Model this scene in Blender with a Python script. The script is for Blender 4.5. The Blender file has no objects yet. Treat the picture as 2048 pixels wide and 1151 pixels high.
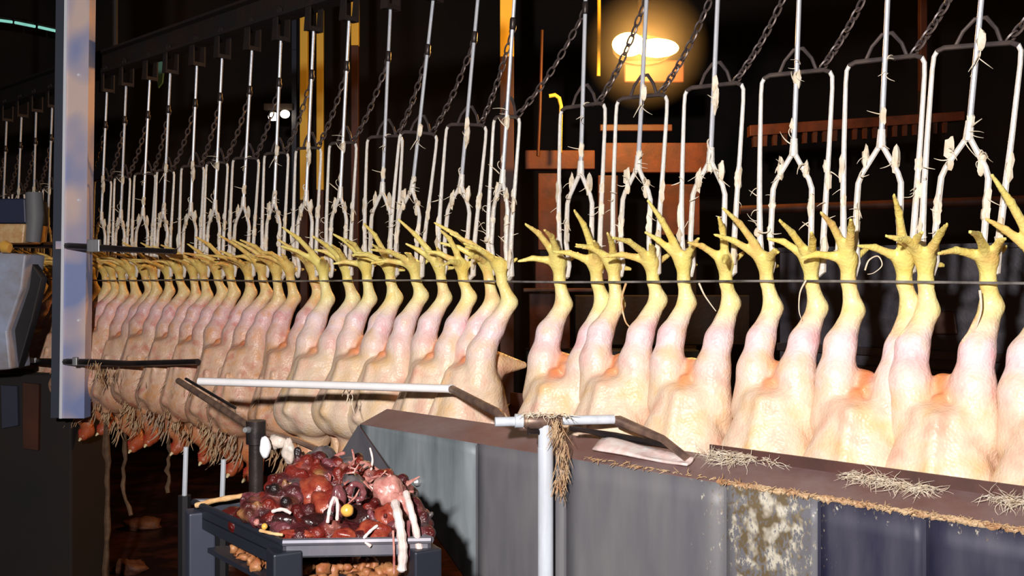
import bpy, bmesh, math, random
import numpy as np
from mathutils import Vector, Matrix

# ------------------------------------------------------------------ camera, world, light, exposure
SC = bpy.context.scene
COL = SC.collection
F = 1900.0            # focal length in pixels of the 2048 px wide frame
EYE = 1.5             # camera height above the floor
HY = 556.0            # image row of the horizon

cam_d = bpy.data.cameras.new('camera')
cam_d.sensor_width = 36.0
cam_d.lens = 36.0 * F / 2048.0
cam_d.shift_y = -(575.5 - HY) / 2048.0
cam_d.clip_start = 0.02
cam = bpy.data.objects.new('camera', cam_d)
cam.location = (0, 0, EYE)
cam.rotation_euler = (math.pi / 2, 0, 0)
COL.objects.link(cam)
SC.camera = cam

world = bpy.data.worlds.new('world')
SC.world = world
world.use_nodes = True
wb = world.node_tree.nodes['Background']
wb.inputs[0].default_value = (0.55, 0.60, 0.80, 1)
wb.inputs[1].default_value = 0.012


def lamp(name, kind, loc, power, color, size=0.1, rot=(0, 0, 0), **kw):
    d = bpy.data.lights.new(name, kind)
    d.energy = power
    d.color = color
    if kind == 'AREA':
        d.shape = 'DISK'
        d.size = size
    else:
        d.shadow_soft_size = size
    for k, v in kw.items():
        setattr(d, k, v)
    o = bpy.data.objects.new(name, d)
    o.location = loc
    o.rotation_euler = rot
    COL.objects.link(o)
    return o


# the photographer's flash, just above the lens
lamp('camera_flash', 'AREA', (-0.40, -0.36, EYE + 0.42), 110.0, (1.0, 0.945, 0.92), 0.10, (math.radians(81), 0, math.radians(-3)))

SC.view_settings.view_transform = 'Standard'
SC.view_settings.look = 'None'
SC.view_settings.gamma = 1.0
SC.view_settings.exposure = 0.0
SC.view_settings.use_curve_mapping = False

# ------------------------------------------------------------------ geometry of the line
TH = math.atan(2094.0 / F)          # the line runs away to the left at this angle
ST, CT = math.sin(TH), math.cos(TH)
TT = math.tan(TH)
C0 = 2.856
U = Vector((-ST, CT, 0))            # along the line, away from the camera
N = Vector((-CT, -ST, 0))           # square to the line, towards the camera's side
K0, DK = 3.356e-4, 0.2385e-4
Y0 = F * C0 * K0
P0 = Vector((C0 - Y0 * TT, Y0, EYE))
RZ = math.atan2(-CT, ST)            # local +X = -U (right in the view), local -Y = N


def L(s, w, z):
    return P0 + U * s + N * w + Vector((0, 0, z))


def s_of(px, w=0.0):
    """station along the line whose point at offset w is seen in column px"""
    Y = F * (C0 - w / CT) / (px + 1070.0)
    X = (px - 1024.0) / F * Y
    return (Vector((X, Y, EYE)) - P0).dot(U)


def at(px, py, Y):
    return Vector(((px - 1024.0) / F * Y, Y, EYE - (py - HY) / F * Y))


def atw(px, py, w):
    Y = F * (C0 - w / CT) / (px + 1070.0)
    return at(px, py, Y)


def atz(px, py, z):
    """point at height z below / above the eye"""
    Y = -z * F / (py - HY)
    return at(px, py, Y)


# ------------------------------------------------------------------ materials
def srgb(r, g, b):
    f = lambda c: (c / 255.0 / 12.92) if c <= 10.31 else ((c / 255.0 + 0.055) / 1.055) ** 2.4
    return (f(r), f(g), f(b))


def mat(name, col, rough=0.5, metal=0.0, var=0.0, scale=(8, 8, 8), col2=None, bump=0.0, bscale=60.0, spec=0.5,
        coords='Object', lo=0.35, hi=0.65, emit=None, estr=0.0, detail=5.0):
    m = bpy.data.materials.new(name)
    m.use_nodes = True
    nt = m.node_tree
    b = nt.nodes['Principled BSDF']
    b.inputs['Roughness'].default_value = rough
    b.inputs['Metallic'].default_value = metal
    b.inputs['Specular IOR Level'].default_value = spec
    b.inputs['Base Color'].default_value = (*col, 1)
    tc = nt.nodes.new('ShaderNodeTexCoord')
    if col2 is not None:
        mp = nt.nodes.new('ShaderNodeMapping')
        mp.inputs['Scale'].default_value = scale
        nt.links.new(tc.outputs[coords], mp.inputs[0])
        nz = nt.nodes.new('ShaderNodeTexNoise')
        nz.inputs['Scale'].default_value = 1.0
        nz.inputs['Detail'].default_value = detail
        nz.inputs['Roughness'].default_value = 0.6
        nt.links.new(mp.outputs[0], nz.inputs['Vector'])
        rp = nt.nodes.new('ShaderNodeValToRGB')
        rp.color_ramp.elements[0].position = lo
        rp.color_ramp.elements[1].position = hi
        rp.color_ramp.elements[0].color = (*col, 1)
        rp.color_ramp.elements[1].color = (*col2, 1)
        nt.links.new(nz.outputs['Fac'], rp.inputs[0])
        nt.links.new(rp.outputs[0], b.inputs['Base Color'])
    if bump > 0:
        n2 = nt.nodes.new('ShaderNodeTexNoise')
        n2.inputs['Scale'].default_value = bscale
        n2.inputs['Detail'].default_value = 4.0
        nt.links.new(tc.outputs[coords], n2.inputs['Vector'])
        bp = nt.nodes.new('ShaderNodeBump')
        bp.inputs['Strength'].default_value = 1.0
        bp.inputs['Distance'].default_value = bump
        nt.links.new(n2.outputs['Fac'], bp.inputs['Height'])
        nt.links.new(bp.outputs[0], b.inputs['Normal'])
    if emit is not None:
        b.inputs['Emission Color'].default_value = (*emit, 1)
        b.inputs['Emission Strength'].default_value = estr
    return m


def skin_material(name='plucked_skin', pink=(0.95, 0.70, 0.70, 1), tan=(1.0, 0.84, 0.56, 1), ns=16.0):
    m = bpy.data.materials.new(name)
    m.use_nodes = True
    nt = m.node_tree
    b = nt.nodes['Principled BSDF']
    b.inputs['Roughness'].default_value = 0.40
    b.inputs['Specular IOR Level'].default_value = 0.45
    b.inputs['Subsurface Weight'].default_value = 0.12
    b.inputs['Subsurface Radius'].default_value = (0.012, 0.006, 0.004)
    b.inputs['Subsurface Scale'].default_value = 0.6
    at_ = nt.nodes.new('ShaderNodeAttribute')
    at_.attribute_name = 'Col'
    tc = nt.nodes.new('ShaderNodeTexCoord')
    oi = nt.nodes.new('ShaderNodeObjectInfo')
    add = nt.nodes.new('ShaderNodeVectorMath')
    add.operation = 'ADD'
    sc_ = nt.nodes.new('ShaderNodeVectorMath')
    sc_.operation = 'SCALE'
    sc_.inputs['Scale'].default_value = 30.0
    nt.links.new(oi.outputs['Random'], sc_.inputs[0])
    nt.links.new(tc.outputs['Object'], add.inputs[0])
    nt.links.new(sc_.outputs[0], add.inputs[1])
    n1 = nt.nodes.new('ShaderNodeTexNoise')
    n1.inputs['Scale'].default_value = ns
    n1.inputs['Detail'].default_value = 5.0
    nt.links.new(add.outputs[0], n1.inputs['Vector'])
    r1 = nt.nodes.new('ShaderNodeValToRGB')
    cr = r1.color_ramp
    cr.elements[0].position = 0.30
    cr.elements[0].color = pink
    cr.elements[1].position = 0.70
    cr.elements[1].color = tan
    e = cr.elements.new(0.5)
    e.color = (1, 1, 1, 1)
    nt.links.new(n1.outputs['Fac'], r1.inputs[0])
    mx = nt.nodes.new('ShaderNodeMix')
    mx.data_type = 'RGBA'
    mx.blend_type = 'MULTIPLY'
    mx.inputs[0].default_value = 0.9
    nt.links.new(at_.outputs['Color'], mx.inputs[6])
    nt.links.new(r1.outputs[0], mx.inputs[7])
    nt.links.new(mx.outputs[2], b.inputs['Base Color'])
    vo = nt.nodes.new('ShaderNodeTexVoronoi')
    vo.inputs['Scale'].default_value = 150.0
    nt.links.new(tc.outputs['Object'], vo.inputs['Vector'])
    n2 = nt.nodes.new('ShaderNodeTexNoise')
    n2.inputs['Scale'].default_value = 45.0
    n2.inputs['Detail'].default_value = 4.0
    nt.links.new(add.outputs[0], n2.inputs['Vector'])
    ma = nt.nodes.new('ShaderNodeMath')
    ma.operation = 'MULTIPLY_ADD'
    ma.inputs[1].default_value = 3.0
    nt.links.new(n2.outputs['Fac'], ma.inputs[0])
    nt.links.new(vo.outputs['Distance'], ma.inputs[2])
    bp = nt.nodes.new('ShaderNodeBump')
    bp.inputs['Distance'].default_value = 0.0009
    nt.links.new(ma.outputs[0], bp.inputs['Height'])
    nt.links.new(bp.outputs[0], b.inputs['Normal'])
    return m


M = {}
M['skin'] = skin_material()
M['skin_far'] = skin_material('mottled_skin', (0.86, 0.50, 0.46, 1), (0.95, 0.70, 0.42, 1), 24.0)  # stronger pink and tan mottling for birds farther down the line
M['flesh_heap'] = mat('wet_offal', (0.3, 0.05, 0.04), 0.34, 0, bump=0.008, bscale=75)
_nt = M['flesh_heap'].node_tree
_a = _nt.nodes.new('ShaderNodeAttribute')
_a.attribute_name = 'Col'
_nt.links.new(_a.outputs['Color'], _nt.nodes['Principled BSDF'].inputs['Base Color'])
M['galv'] = mat('galvanised_rod', (0.50, 0.53, 0.60), 0.42, 0.35, col2=(0.62, 0.62, 0.64), scale=(30, 30, 8), bump=0.0006, bscale=90)
M['wetrod'] = mat('grime_coated_rod', (0.74, 0.71, 0.66), 0.5, 0.1, col2=(0.62, 0.50, 0.36), scale=(40, 40, 18), lo=0.5, hi=0.75, bump=0.003, bscale=70)
M['rust'] = mat('rusty_steel', (0.022, 0.011, 0.007), 0.7, 0.2, col2=(0.012, 0.010, 0.011), scale=(9, 9, 9), bump=0.002, bscale=50)
M['chain'] = mat('oily_chain_steel', (0.05, 0.042, 0.045), 0.42, 0.4, col2=(0.14, 0.10, 0.085), scale=(14, 14, 14))
M['darkbar'] = mat('dark_oily_bar', (0.020, 0.018, 0.022), 0.4, 0.5, col2=(0.05, 0.035, 0.03), scale=(12, 12, 12), bump=0.001)
M['wire'] = mat('guide_wire_steel', (0.30, 0.28, 0.27), 0.35, 0.2, col2=(0.05, 0.045, 0.045), scale=(15, 15, 15))
M['stain'] = mat('brushed_stainless', (0.30, 0.31, 0.34), 0.42, 0.55, col2=(0.52, 0.52, 0.52), scale=(26, 26, 1.6), lo=0.3, hi=0.7, bump=0.0006, bscale=40)
M['barsteel'] = mat('bright_bar_steel', (0.96, 0.95, 0.96), 0.30, 0.0, spec=0.9, col2=(0.86, 0.84, 0.84), scale=(14, 14, 14))
M['browned'] = mat('stained_bar_steel', (0.30, 0.19, 0.13), 0.45, 0.4, col2=(0.13, 0.08, 0.07), scale=(25, 25, 25))
M['pipe'] = mat('galvanised_pipe', (0.74, 0.80, 0.88), 0.38, 0.1, col2=(0.58, 0.62, 0.68), scale=(30, 30, 4), bump=0.0005)
M['ledge'] = mat('stained_ledge', (0.17, 0.075, 0.065), 0.5, 0.1, col2=(0.24, 0.17, 0.17), scale=(5, 5, 5), bump=0.001)
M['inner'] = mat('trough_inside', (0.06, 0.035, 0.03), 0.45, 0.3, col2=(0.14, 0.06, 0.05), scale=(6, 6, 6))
M['feather'] = mat('wet_feather', (0.66, 0.54, 0.38), 0.7, 0, col2=(0.80, 0.74, 0.62), scale=(40, 40, 40))
M['shred'] = mat('dried_shred', (0.085, 0.045, 0.025), 0.7, 0, col2=(0.15, 0.085, 0.045), scale=(30, 30, 30))
M['waste_orange'] = mat('orange_scraps', (0.30, 0.09, 0.03), 0.5, 0, col2=(0.42, 0.20, 0.08), scale=(40, 40, 40), bump=0.003)
M['waste'] = mat('floor_waste', (0.16, 0.06, 0.025), 0.6, 0, col2=(0.07, 0.02, 0.012), scale=(20, 20, 20), bump=0.004)
M['feather_rust'] = mat('stained_feather', (0.40, 0.20, 0.09), 0.7, 0, col2=(0.60, 0.44, 0.26), scale=(30, 30, 30))
M['feather_tan'] = mat('tan_feather', (0.34, 0.22, 0.13), 0.7, 0, col2=(0.52, 0.38, 0.26), scale=(40, 40, 40))
M['beak'] = mat('beak_horn', (0.80, 0.64, 0.36), 0.4)
M['comb'] = mat('comb_red', (0.36, 0.035, 0.02), 0.45, bump=0.001, bscale=90)
M['galvpost'] = mat('galvanised_light_bands', (0.30, 0.37, 0.66), 0.5, 0.05, col2=(0.86, 0.66, 0.60), scale=(3, 3, 2.6), lo=0.44, hi=0.56, detail=1.5, bump=0.0005)  # blue and pink patches paint shadow bands and warm light onto the zinc
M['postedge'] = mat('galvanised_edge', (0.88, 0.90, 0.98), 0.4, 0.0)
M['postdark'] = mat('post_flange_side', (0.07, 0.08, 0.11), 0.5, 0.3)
M['yellow'] = mat('yellow_paint_and_lamplight', (0.90, 0.58, 0.06), 0.5, 0, col2=(0.85, 0.66, 0.12), scale=(6, 6, 3))
M['brownpaint_shade'] = mat('red_brown_paint_and_shade', (0.085, 0.024, 0.010), 0.55, 0, col2=(0.040, 0.014, 0.008), scale=(7, 7, 3))  # also colours the unlit lower parts of the yellow columns
M['bluegrey'] = mat('blue_grey_paint', (0.04, 0.045, 0.07), 0.5)
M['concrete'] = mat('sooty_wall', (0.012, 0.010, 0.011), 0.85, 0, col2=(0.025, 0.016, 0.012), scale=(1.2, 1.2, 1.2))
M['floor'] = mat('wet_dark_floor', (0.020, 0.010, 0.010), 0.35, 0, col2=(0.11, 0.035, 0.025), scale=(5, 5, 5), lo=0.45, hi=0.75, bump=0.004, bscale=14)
M['machine'] = mat('dark_tank_steel', (0.022, 0.021, 0.030), 0.5, 0.2, col2=(0.042, 0.036, 0.045), scale=(14, 14, 14), bump=0.001)
M['machinerust'] = mat('rust_brown_sheet', (0.12, 0.030, 0.009), 0.6, 0.0, col2=(0.055, 0.016, 0.007), scale=(9, 9, 9), bump=0.001)
M['black'] = mat('black_rubber', (0.010, 0.010, 0.012), 0.6)
M['tub'] = mat('white_plastic', (0.40, 0.46, 0.62), 0.45, 0, col2=(0.30, 0.28, 0.30), scale=(7, 7, 7), bump=0.002, bscale=20)
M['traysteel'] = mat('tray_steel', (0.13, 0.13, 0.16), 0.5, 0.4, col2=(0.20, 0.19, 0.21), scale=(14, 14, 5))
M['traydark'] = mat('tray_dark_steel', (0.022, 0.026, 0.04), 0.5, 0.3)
M['flesh_red'] = mat('wet_red_flesh', (0.17, 0.013, 0.010), 0.30, 0, col2=(0.34, 0.070, 0.035), scale=(45, 45, 45), bump=0.004, bscale=60)
M['flesh_dark'] = mat('dark_clot', (0.035, 0.008, 0.008), 0.25, 0, col2=(0.012, 0.006, 0.006), scale=(40, 40, 40), bump=0.004, bscale=60)
M['flesh_purple'] = mat('purple_gut', (0.10, 0.022, 0.03), 0.28, 0, col2=(0.24, 0.08, 0.085), scale=(50, 50, 50), bump=0.003, bscale=60)
M['flesh_pink'] = mat('pink_tissue', (0.36, 0.10, 0.085), 0.35, 0, col2=(0.58, 0.30, 0.25), scale=(50, 50, 50), bump=0.003, bscale=60)
M['fat'] = mat('tan_fat', (0.60, 0.32, 0.13), 0.4, 0, col2=(0.72, 0.50, 0.26), scale=(40, 40, 40), bump=0.003, bscale=60)
M['gristle'] = mat('white_pinkish_sheet', (0.80, 0.75, 0.72), 0.35, 0, col2=(0.72, 0.52, 0.48), scale=(30, 30, 14), bump=0.002, bscale=60)
M['yolk'] = mat('yolk_yellow', (0.75, 0.42, 0.08), 0.25)
M['greygut'] = mat('grey_gut', (0.16, 0.13, 0.13), 0.3, 0, col2=(0.05, 0.05, 0.055), scale=(40, 40, 40), bump=0.003)
M['white'] = mat('shiny_white', (0.88, 0.88, 0.92), 0.25, 0, bump=0.003, bscale=30)
M['lens'] = mat('lamp_glow', (1, 0.8, 0.4), 0.3, emit=(1.0, 0.60, 0.13), estr=16.0)
M['lens_small'] = mat('small_lamp_glow', (1, 0.8, 0.6), 0.3, emit=(1.0, 0.82, 0.58), estr=9.0)
M['tube'] = mat('fluorescent_glow', (0.5, 1, 0.9), 0.3, emit=(0.30, 0.85, 0.72), estr=0.6)
M['green'] = mat('green_sheen', (0.10, 0.26, 0.20), 0.4)
M['reflector'] = mat('lamp_reflector', (0.05, 0.035, 0.02), 0.7)


def front_material(name, lo_c, hi_c):
    """brushed stainless of the trough front: vertical streaks, with a crust of dried scum on one stretch of it"""
    m = bpy.data.materials.new(name)
    m.use_nodes = True
    nt = m.node_tree
    b = nt.nodes['Principled BSDF']
    b.inputs['Metallic'].default_value = 0.15
    b.inputs['Roughness'].default_value = 0.55
    tc = nt.nodes.new('ShaderNodeTexCoord')
    mp = nt.nodes.new('ShaderNodeMapping')
    mp.inputs['Scale'].default_value = (22, 22, 4.0)
    nt.links.new(tc.outputs['Object'], mp.inputs[0])
    nz = nt.nodes.new('ShaderNodeTexNoise')
    nz.inputs['Scale'].default_value = 1.0
    nz.inputs['Detail'].default_value = 6.0
    nt.links.new(mp.outputs[0], nz.inputs['Vector'])
    rp = nt.nodes.new('ShaderNodeValToRGB')
    rp.color_ramp.elements[0].position = 0.30
    rp.color_ramp.elements[0].color = (*lo_c, 1)
    rp.color_ramp.elements[1].position = 0.72
    rp.color_ramp.elements[1].color = (*hi_c, 1)
    nt.links.new(nz.outputs['Fac'], rp.inputs[0])
    # scum specks
    mp2 = nt.nodes.new('ShaderNodeMapping')
    mp2.inputs['Scale'].default_value = (150, 150, 75)
    nt.links.new(tc.outputs['Object'], mp2.inputs[0])
    n2 = nt.nodes.new('ShaderNodeTexNoise')
    n2.inputs['Detail'].default_value = 6.0
    n2.inputs['Scale'].default_value = 1.0
    n2.inputs['Roughness'].default_value = 0.7
    nt.links.new(mp2.outputs[0], n2.inputs['Vector'])
    at_ = nt.nodes.new('ShaderNodeAttribute')
    at_.attribute_name = 'scum'
    su = nt.nodes.new('ShaderNodeMath')
    su.operation = 'MULTIPLY_ADD'
    su.inputs[1].default_value = 0.36
    nt.links.new(at_.outputs['Fac'], su.inputs[0])
    nt.links.new(n2.outputs['Fac'], su.inputs[2])
    r2 = nt.nodes.new('ShaderNodeValToRGB')
    r2.color_ramp.elements[0].position = 0.72
    r2.color_ramp.elements[0].color = (0, 0, 0, 1)
    r2.color_ramp.elements[1].position = 0.80
    r2.color_ramp.elements[1].color = (1, 1, 1, 1)
    nt.links.new(su.outputs[0], r2.inputs[0])
    n3 = nt.nodes.new('ShaderNodeTexNoise')
    n3.inputs['Scale'].default_value = 34.0
    nt.links.new(tc.outputs['Object'], n3.inputs['Vector'])
    r3 = nt.nodes.new('ShaderNodeValToRGB')
    r3.color_ramp.elements[0].position = 0.46
    r3.color_ramp.elements[0].color = (0.14, 0.10, 0.05, 1)
    r3.color_ramp.elements[1].position = 0.62
    r3.color_ramp.elements[1].color = (0.58, 0.54, 0.44, 1)
    nt.links.new(n3.outputs['Fac'], r3.inputs[0])
    mx = nt.nodes.new('ShaderNodeMix')
    mx.data_type = 'RGBA'
    nt.links.new(r2.outputs[0], mx.inputs[0])
    nt.links.new(rp.outputs[0], mx.inputs[6])
    nt.links.new(r3.outputs[0], mx.inputs[7])
    nt.links.new(mx.outputs[2], b.inputs['Base Color'])
    bp = nt.nodes.new('ShaderNodeBump')
    bp.inputs['Distance'].default_value = 0.0002
    nt.links.new(nz.outputs['Fac'], bp.inputs['Height'])
    nt.links.new(bp.outputs[0], b.inputs['Normal'])
    return m


M['front'] = front_material('trough_front_steel', (0.13, 0.13, 0.15), (0.20, 0.195, 0.20))
M['front_end_lit'] = front_material('trough_end_lit_steel', (0.13, 0.155, 0.17), (0.30, 0.34, 0.36))  # brighter bluish light on the end panel is put into this colour
M['front_reflect'] = front_material('trough_dark_reflection', (0.008, 0.009, 0.035), (0.060, 0.058, 0.085))  # dark blue streaks paint the dim room's reflection into the right panels


# ------------------------------------------------------------------ mesh building
class MB:
    def __init__(self):
        self.v, self.f = [], []

    def add(self, vs, fs):
        o = len(self.v)
        self.v += [Vector(p) for p in vs]
        self.f += [tuple(i + o for i in q) for q in fs]
        return self

    def box(self, c, size, rz=0.0, R=None):
        R = R or Matrix.Rotation(rz, 3, 'Z')
        c = Vector(c)
        sx, sy, sz = [k / 2 for k in size]
        vs = [c + R @ Vector((x, y, z)) for z in (-sz, sz) for x, y in ((-sx, -sy), (sx, -sy), (sx, sy), (-sx, sy))]
        return self.add(vs, [(3, 2, 1, 0), (4, 5, 6, 7), (0, 1, 5, 4), (1, 2, 6, 5), (2, 3, 7, 6), (3, 0, 4, 7)])

    def prism(self, pts, off):
        n = len(pts)
        off = Vector(off)
        vs = [Vector(p) for p in pts] + [Vector(p) + off for p in pts]
        fs = [tuple(range(n))[::-1], tuple(range(n, 2 * n))]
        fs += [(i, (i + 1) % n, (i + 1) % n + n, i + n) for i in range(n)]
        return self.add(vs, fs)

    def tube(self, pts, r, seg=8):
        pts = [Vector(p) for p in pts]
        n = len(pts)
        rs = r if isinstance(r, (list, tuple)) else [r] * n
        ts = []
        for i in range(n):
            t = pts[min(i + 1, n - 1)] - pts[max(i - 1, 0)]
            ts.append(t.normalized() if t.length > 1e-9 else Vector((0, 0, 1)))
        a = ts[0].orthogonal().normalized()
        vs, fs = [], []
        for i in range(n):
            t = ts[i]
            a = a - t * a.dot(t)
            a = a.normalized() if a.length > 1e-6 else t.orthogonal().normalized()
            b = t.cross(a)
            # keep the width through a bend
            k = 1.0
            if 0 < i < n - 1:
                c = (pts[i] - pts[i - 1]).normalized().dot(t)
                k = 1.0 / max(c, 0.6)
            for j in range(seg):
                an = 2 * math.pi * j / seg
                vs.append(pts[i] + (a * math.cos(an) + b * math.sin(an)) * rs[i] * k)
        for i in range(n - 1):
            for j in range(seg):
                k = (j + 1) % seg
                fs.append((i * seg + j, i * seg + k, (i + 1) * seg + k, (i + 1) * seg + j))
        fs.append(tuple(range(seg))[::-1])
        fs.append(tuple((n - 1) * seg + j for j in range(seg)))
        return self.add(vs, fs)

    def ball(self, c, rad, nu=14, nv=10, rough=0.0, rng=None, R=None, freq=3.0):
        c = Vector(c)
        rad = rad if isinstance(rad, (list, tuple)) else (rad, rad, rad)
        ph = [rng.uniform(0, 6.28) for _ in range(6)] if rng else [0] * 6
        vs, fs = [], []

        def pt(th, p):
            d = Vector((math.sin(th) * math.cos(p), math.sin(th) * math.sin(p), math.cos(th)))
            k = 1 + rough * (math.sin(freq * d.x + ph[0]) * math.cos(freq * d.y + ph[1]) + 0.6 * math.sin(2.1 * freq * d.z + ph[2] + d.x * freq)
                             + 0.45 * math.sin(3.3 * freq * d.y + ph[3]) * math.sin(3.1 * freq * d.x + ph[4]))
            q = Vector((d.x * rad[0], d.y * rad[1], d.z * rad[2])) * k
            return c + (R @ q if R else q)
        vs.append(pt(0, 0))
        for i in range(1, nv):
            for j in range(nu):
                vs.append(pt(math.pi * i / nv, 2 * math.pi * j / nu))
        vs.append(pt(math.pi, 0))
        for j in range(nu):
            fs.append((0, 1 + j, 1 + (j + 1) % nu))
        for i in range(nv - 2):
            for j in range(nu):
                a, b = 1 + i * nu + j, 1 + i * nu + (j + 1) % nu
                fs.append((a, a + nu, b + nu, b))
        e = len(vs) - 1
        for j in range(nu):
            fs.append((e, 1 + (nv - 2) * nu + (j + 1) % nu, 1 + (nv - 2) * nu + j))
        return self.add(vs, fs)

    def torus(self, c, R, a, b, r, n=12, seg=6):
        """an oval ring (chain link): half axes a, b"""
        pts = [(math.cos(2 * math.pi * i / n) * a, math.sin(2 * math.pi * i / n) * b) for i in range(n)]
        c = Vector(c)
        vs, fs = [], []
        for i in range(n):
            p = Vector((*pts[i], 0))
            q = Vector((*pts[(i + 1) % n], 0)) - Vector((*pts[i - 1], 0))
            q.normalize()
            o = Vector((q.y, -q.x, 0))
            for j in range(seg):
                an = 2 * math.pi * j / seg
                vs.append(c + R @ (p + o * math.cos(an) * r + Vector((0, 0, 1)) * math.sin(an) * r))
        for i in range(n):
            for j in range(seg):
                i2, j2 = (i + 1) % n, (j + 1) % seg
                fs.append((i * seg + j, i2 * seg + j, i2 * seg + j2, i * seg + j2))
        return self.add(vs, fs)

    def build(self, name, m, parent=None, smooth=True, origin=None, bevel=0.0, sharp=True):
        if parent is not None:
            org = Vector(parent['_o']) if '_o' in parent else Vector((0, 0, 0))
        elif origin is not None:
            org = Vector(origin)
        else:
            xs = [p.x for p in self.v]
            ys = [p.y for p in self.v]
            zs = [p.z for p in self.v]
            org = Vector(((min(xs) + max(xs)) / 2, (min(ys) + max(ys)) / 2, min(zs)))
        me = bpy.data.meshes.new(name)
        me.from_pydata([tuple(p - org) for p in self.v], [], self.f)
        bm = bmesh.new()
        bm.from_mesh(me)
        bmesh.ops.recalc_face_normals(bm, faces=bm.faces)
        if bevel > 0:
            bmesh.ops.bevel(bm, geom=list(bm.edges), offset=bevel, segments=2, affect='EDGES', profile=0.5)
        bm.to_mesh(me)
        bm.free()
        if smooth:
            me.shade_smooth()
            if sharp and hasattr(me, 'set_sharp_from_angle'):
                me.set_sharp_from_angle(angle=math.radians(38))
        me.materials.append(m)
        o = bpy.data.objects.new(name, me)
        COL.objects.link(o)
        if parent is not None:
            o.parent = parent
        else:
            o.location = org
        return o


def tag(o, label, cat, group=None, kind=None):
    if label:
        o['label'] = label
    if cat:
        o['category'] = cat
    if group:
        o['group'] = group
    if kind:
        o['kind'] = kind
    return o


def thing(name, loc, label, cat, group=None):
    o = bpy.data.objects.new(name, None)
    COL.objects.link(o)
    o.location = loc
    o.empty_display_size = 0.05
    o['_o'] = tuple(loc)
    return tag(o, label, cat, group)


def sub(parent):
    """let a part's own children be given in the same world coordinates"""
    return parent


def struct(o):
    o['kind'] = 'structure'
    return o


def copy_tree(o, parent=None):
    c = o.copy()
    COL.objects.link(c)
    if parent is not None:
        c.parent = parent
    for ch in o.children:
        copy_tree(ch, c)
    return c


def smooth_line(P, n=6):
    P = [Vector(p) for p in P]
    out = []
    for i in range(len(P) - 1):
        p0, p1, p2, p3 = P[max(i - 1, 0)], P[i], P[i + 1], P[min(i + 2, len(P) - 1)]
        for k in range(n):
            t = k / n
            out.append(0.5 * ((2 * p1) + (p2 - p0) * t + (2 * p0 - 5 * p1 + 4 * p2 - p3) * t * t + (3 * p1 - p0 - 3 * p2 + p3) * t ** 3))
    out.append(P[-1])
    return out


def arc(c, r, a0, a1, n, ax, ay):
    return [c + ax * (r * math.cos(a0 + (a1 - a0) * i / n)) + ay * (r * math.sin(a0 + (a1 - a0) * i / n)) for i in range(n + 1)]


# ------------------------------------------------------------------ room
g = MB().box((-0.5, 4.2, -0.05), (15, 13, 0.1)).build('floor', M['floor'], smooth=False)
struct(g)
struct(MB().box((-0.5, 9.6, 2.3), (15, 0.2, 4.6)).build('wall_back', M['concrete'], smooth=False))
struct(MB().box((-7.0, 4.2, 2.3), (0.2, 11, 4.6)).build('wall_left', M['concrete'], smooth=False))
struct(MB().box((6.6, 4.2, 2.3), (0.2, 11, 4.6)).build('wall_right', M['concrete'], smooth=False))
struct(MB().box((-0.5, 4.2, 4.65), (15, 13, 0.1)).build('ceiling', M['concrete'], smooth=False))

# ------------------------------------------------------------------ the birds: one continuous skin each, grown from a distance field
H = 0.0039
YEL = srgb(236, 222, 132)
PYEL = srgb(250, 238, 176)
DRUM = srgb(244, 220, 222)
CREAM = srgb(236, 212, 186)
ORNG = srgb(232, 142, 72)
TAN = srgb(228, 190, 150)
NECK = srgb(222, 160, 116)
HEAD = srgb(204, 124, 88)


def smin(a, b, k):
    h = np.maximum(k - np.abs(a - b), 0) / k
    return np.minimum(a, b) - h * h * k * 0.25


def cone_dist(X, Y, Z, a, b, ra, rb):
    ab = (b[0] - a[0], b[1] - a[1], b[2] - a[2])
    l2 = ab[0] ** 2 + ab[1] ** 2 + ab[2] ** 2 + 1e-12
    t = np.clip(((X - a[0]) * ab[0] + (Y - a[1]) * ab[1] + (Z - a[2]) * ab[2]) / l2, 0, 1)
    d = np.sqrt((X - a[0] - t * ab[0]) ** 2 + (Y - a[1] - t * ab[1]) ** 2 + (Z - a[2] - t * ab[2]) ** 2)
    return d - (ra + t * (rb - ra))


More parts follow.
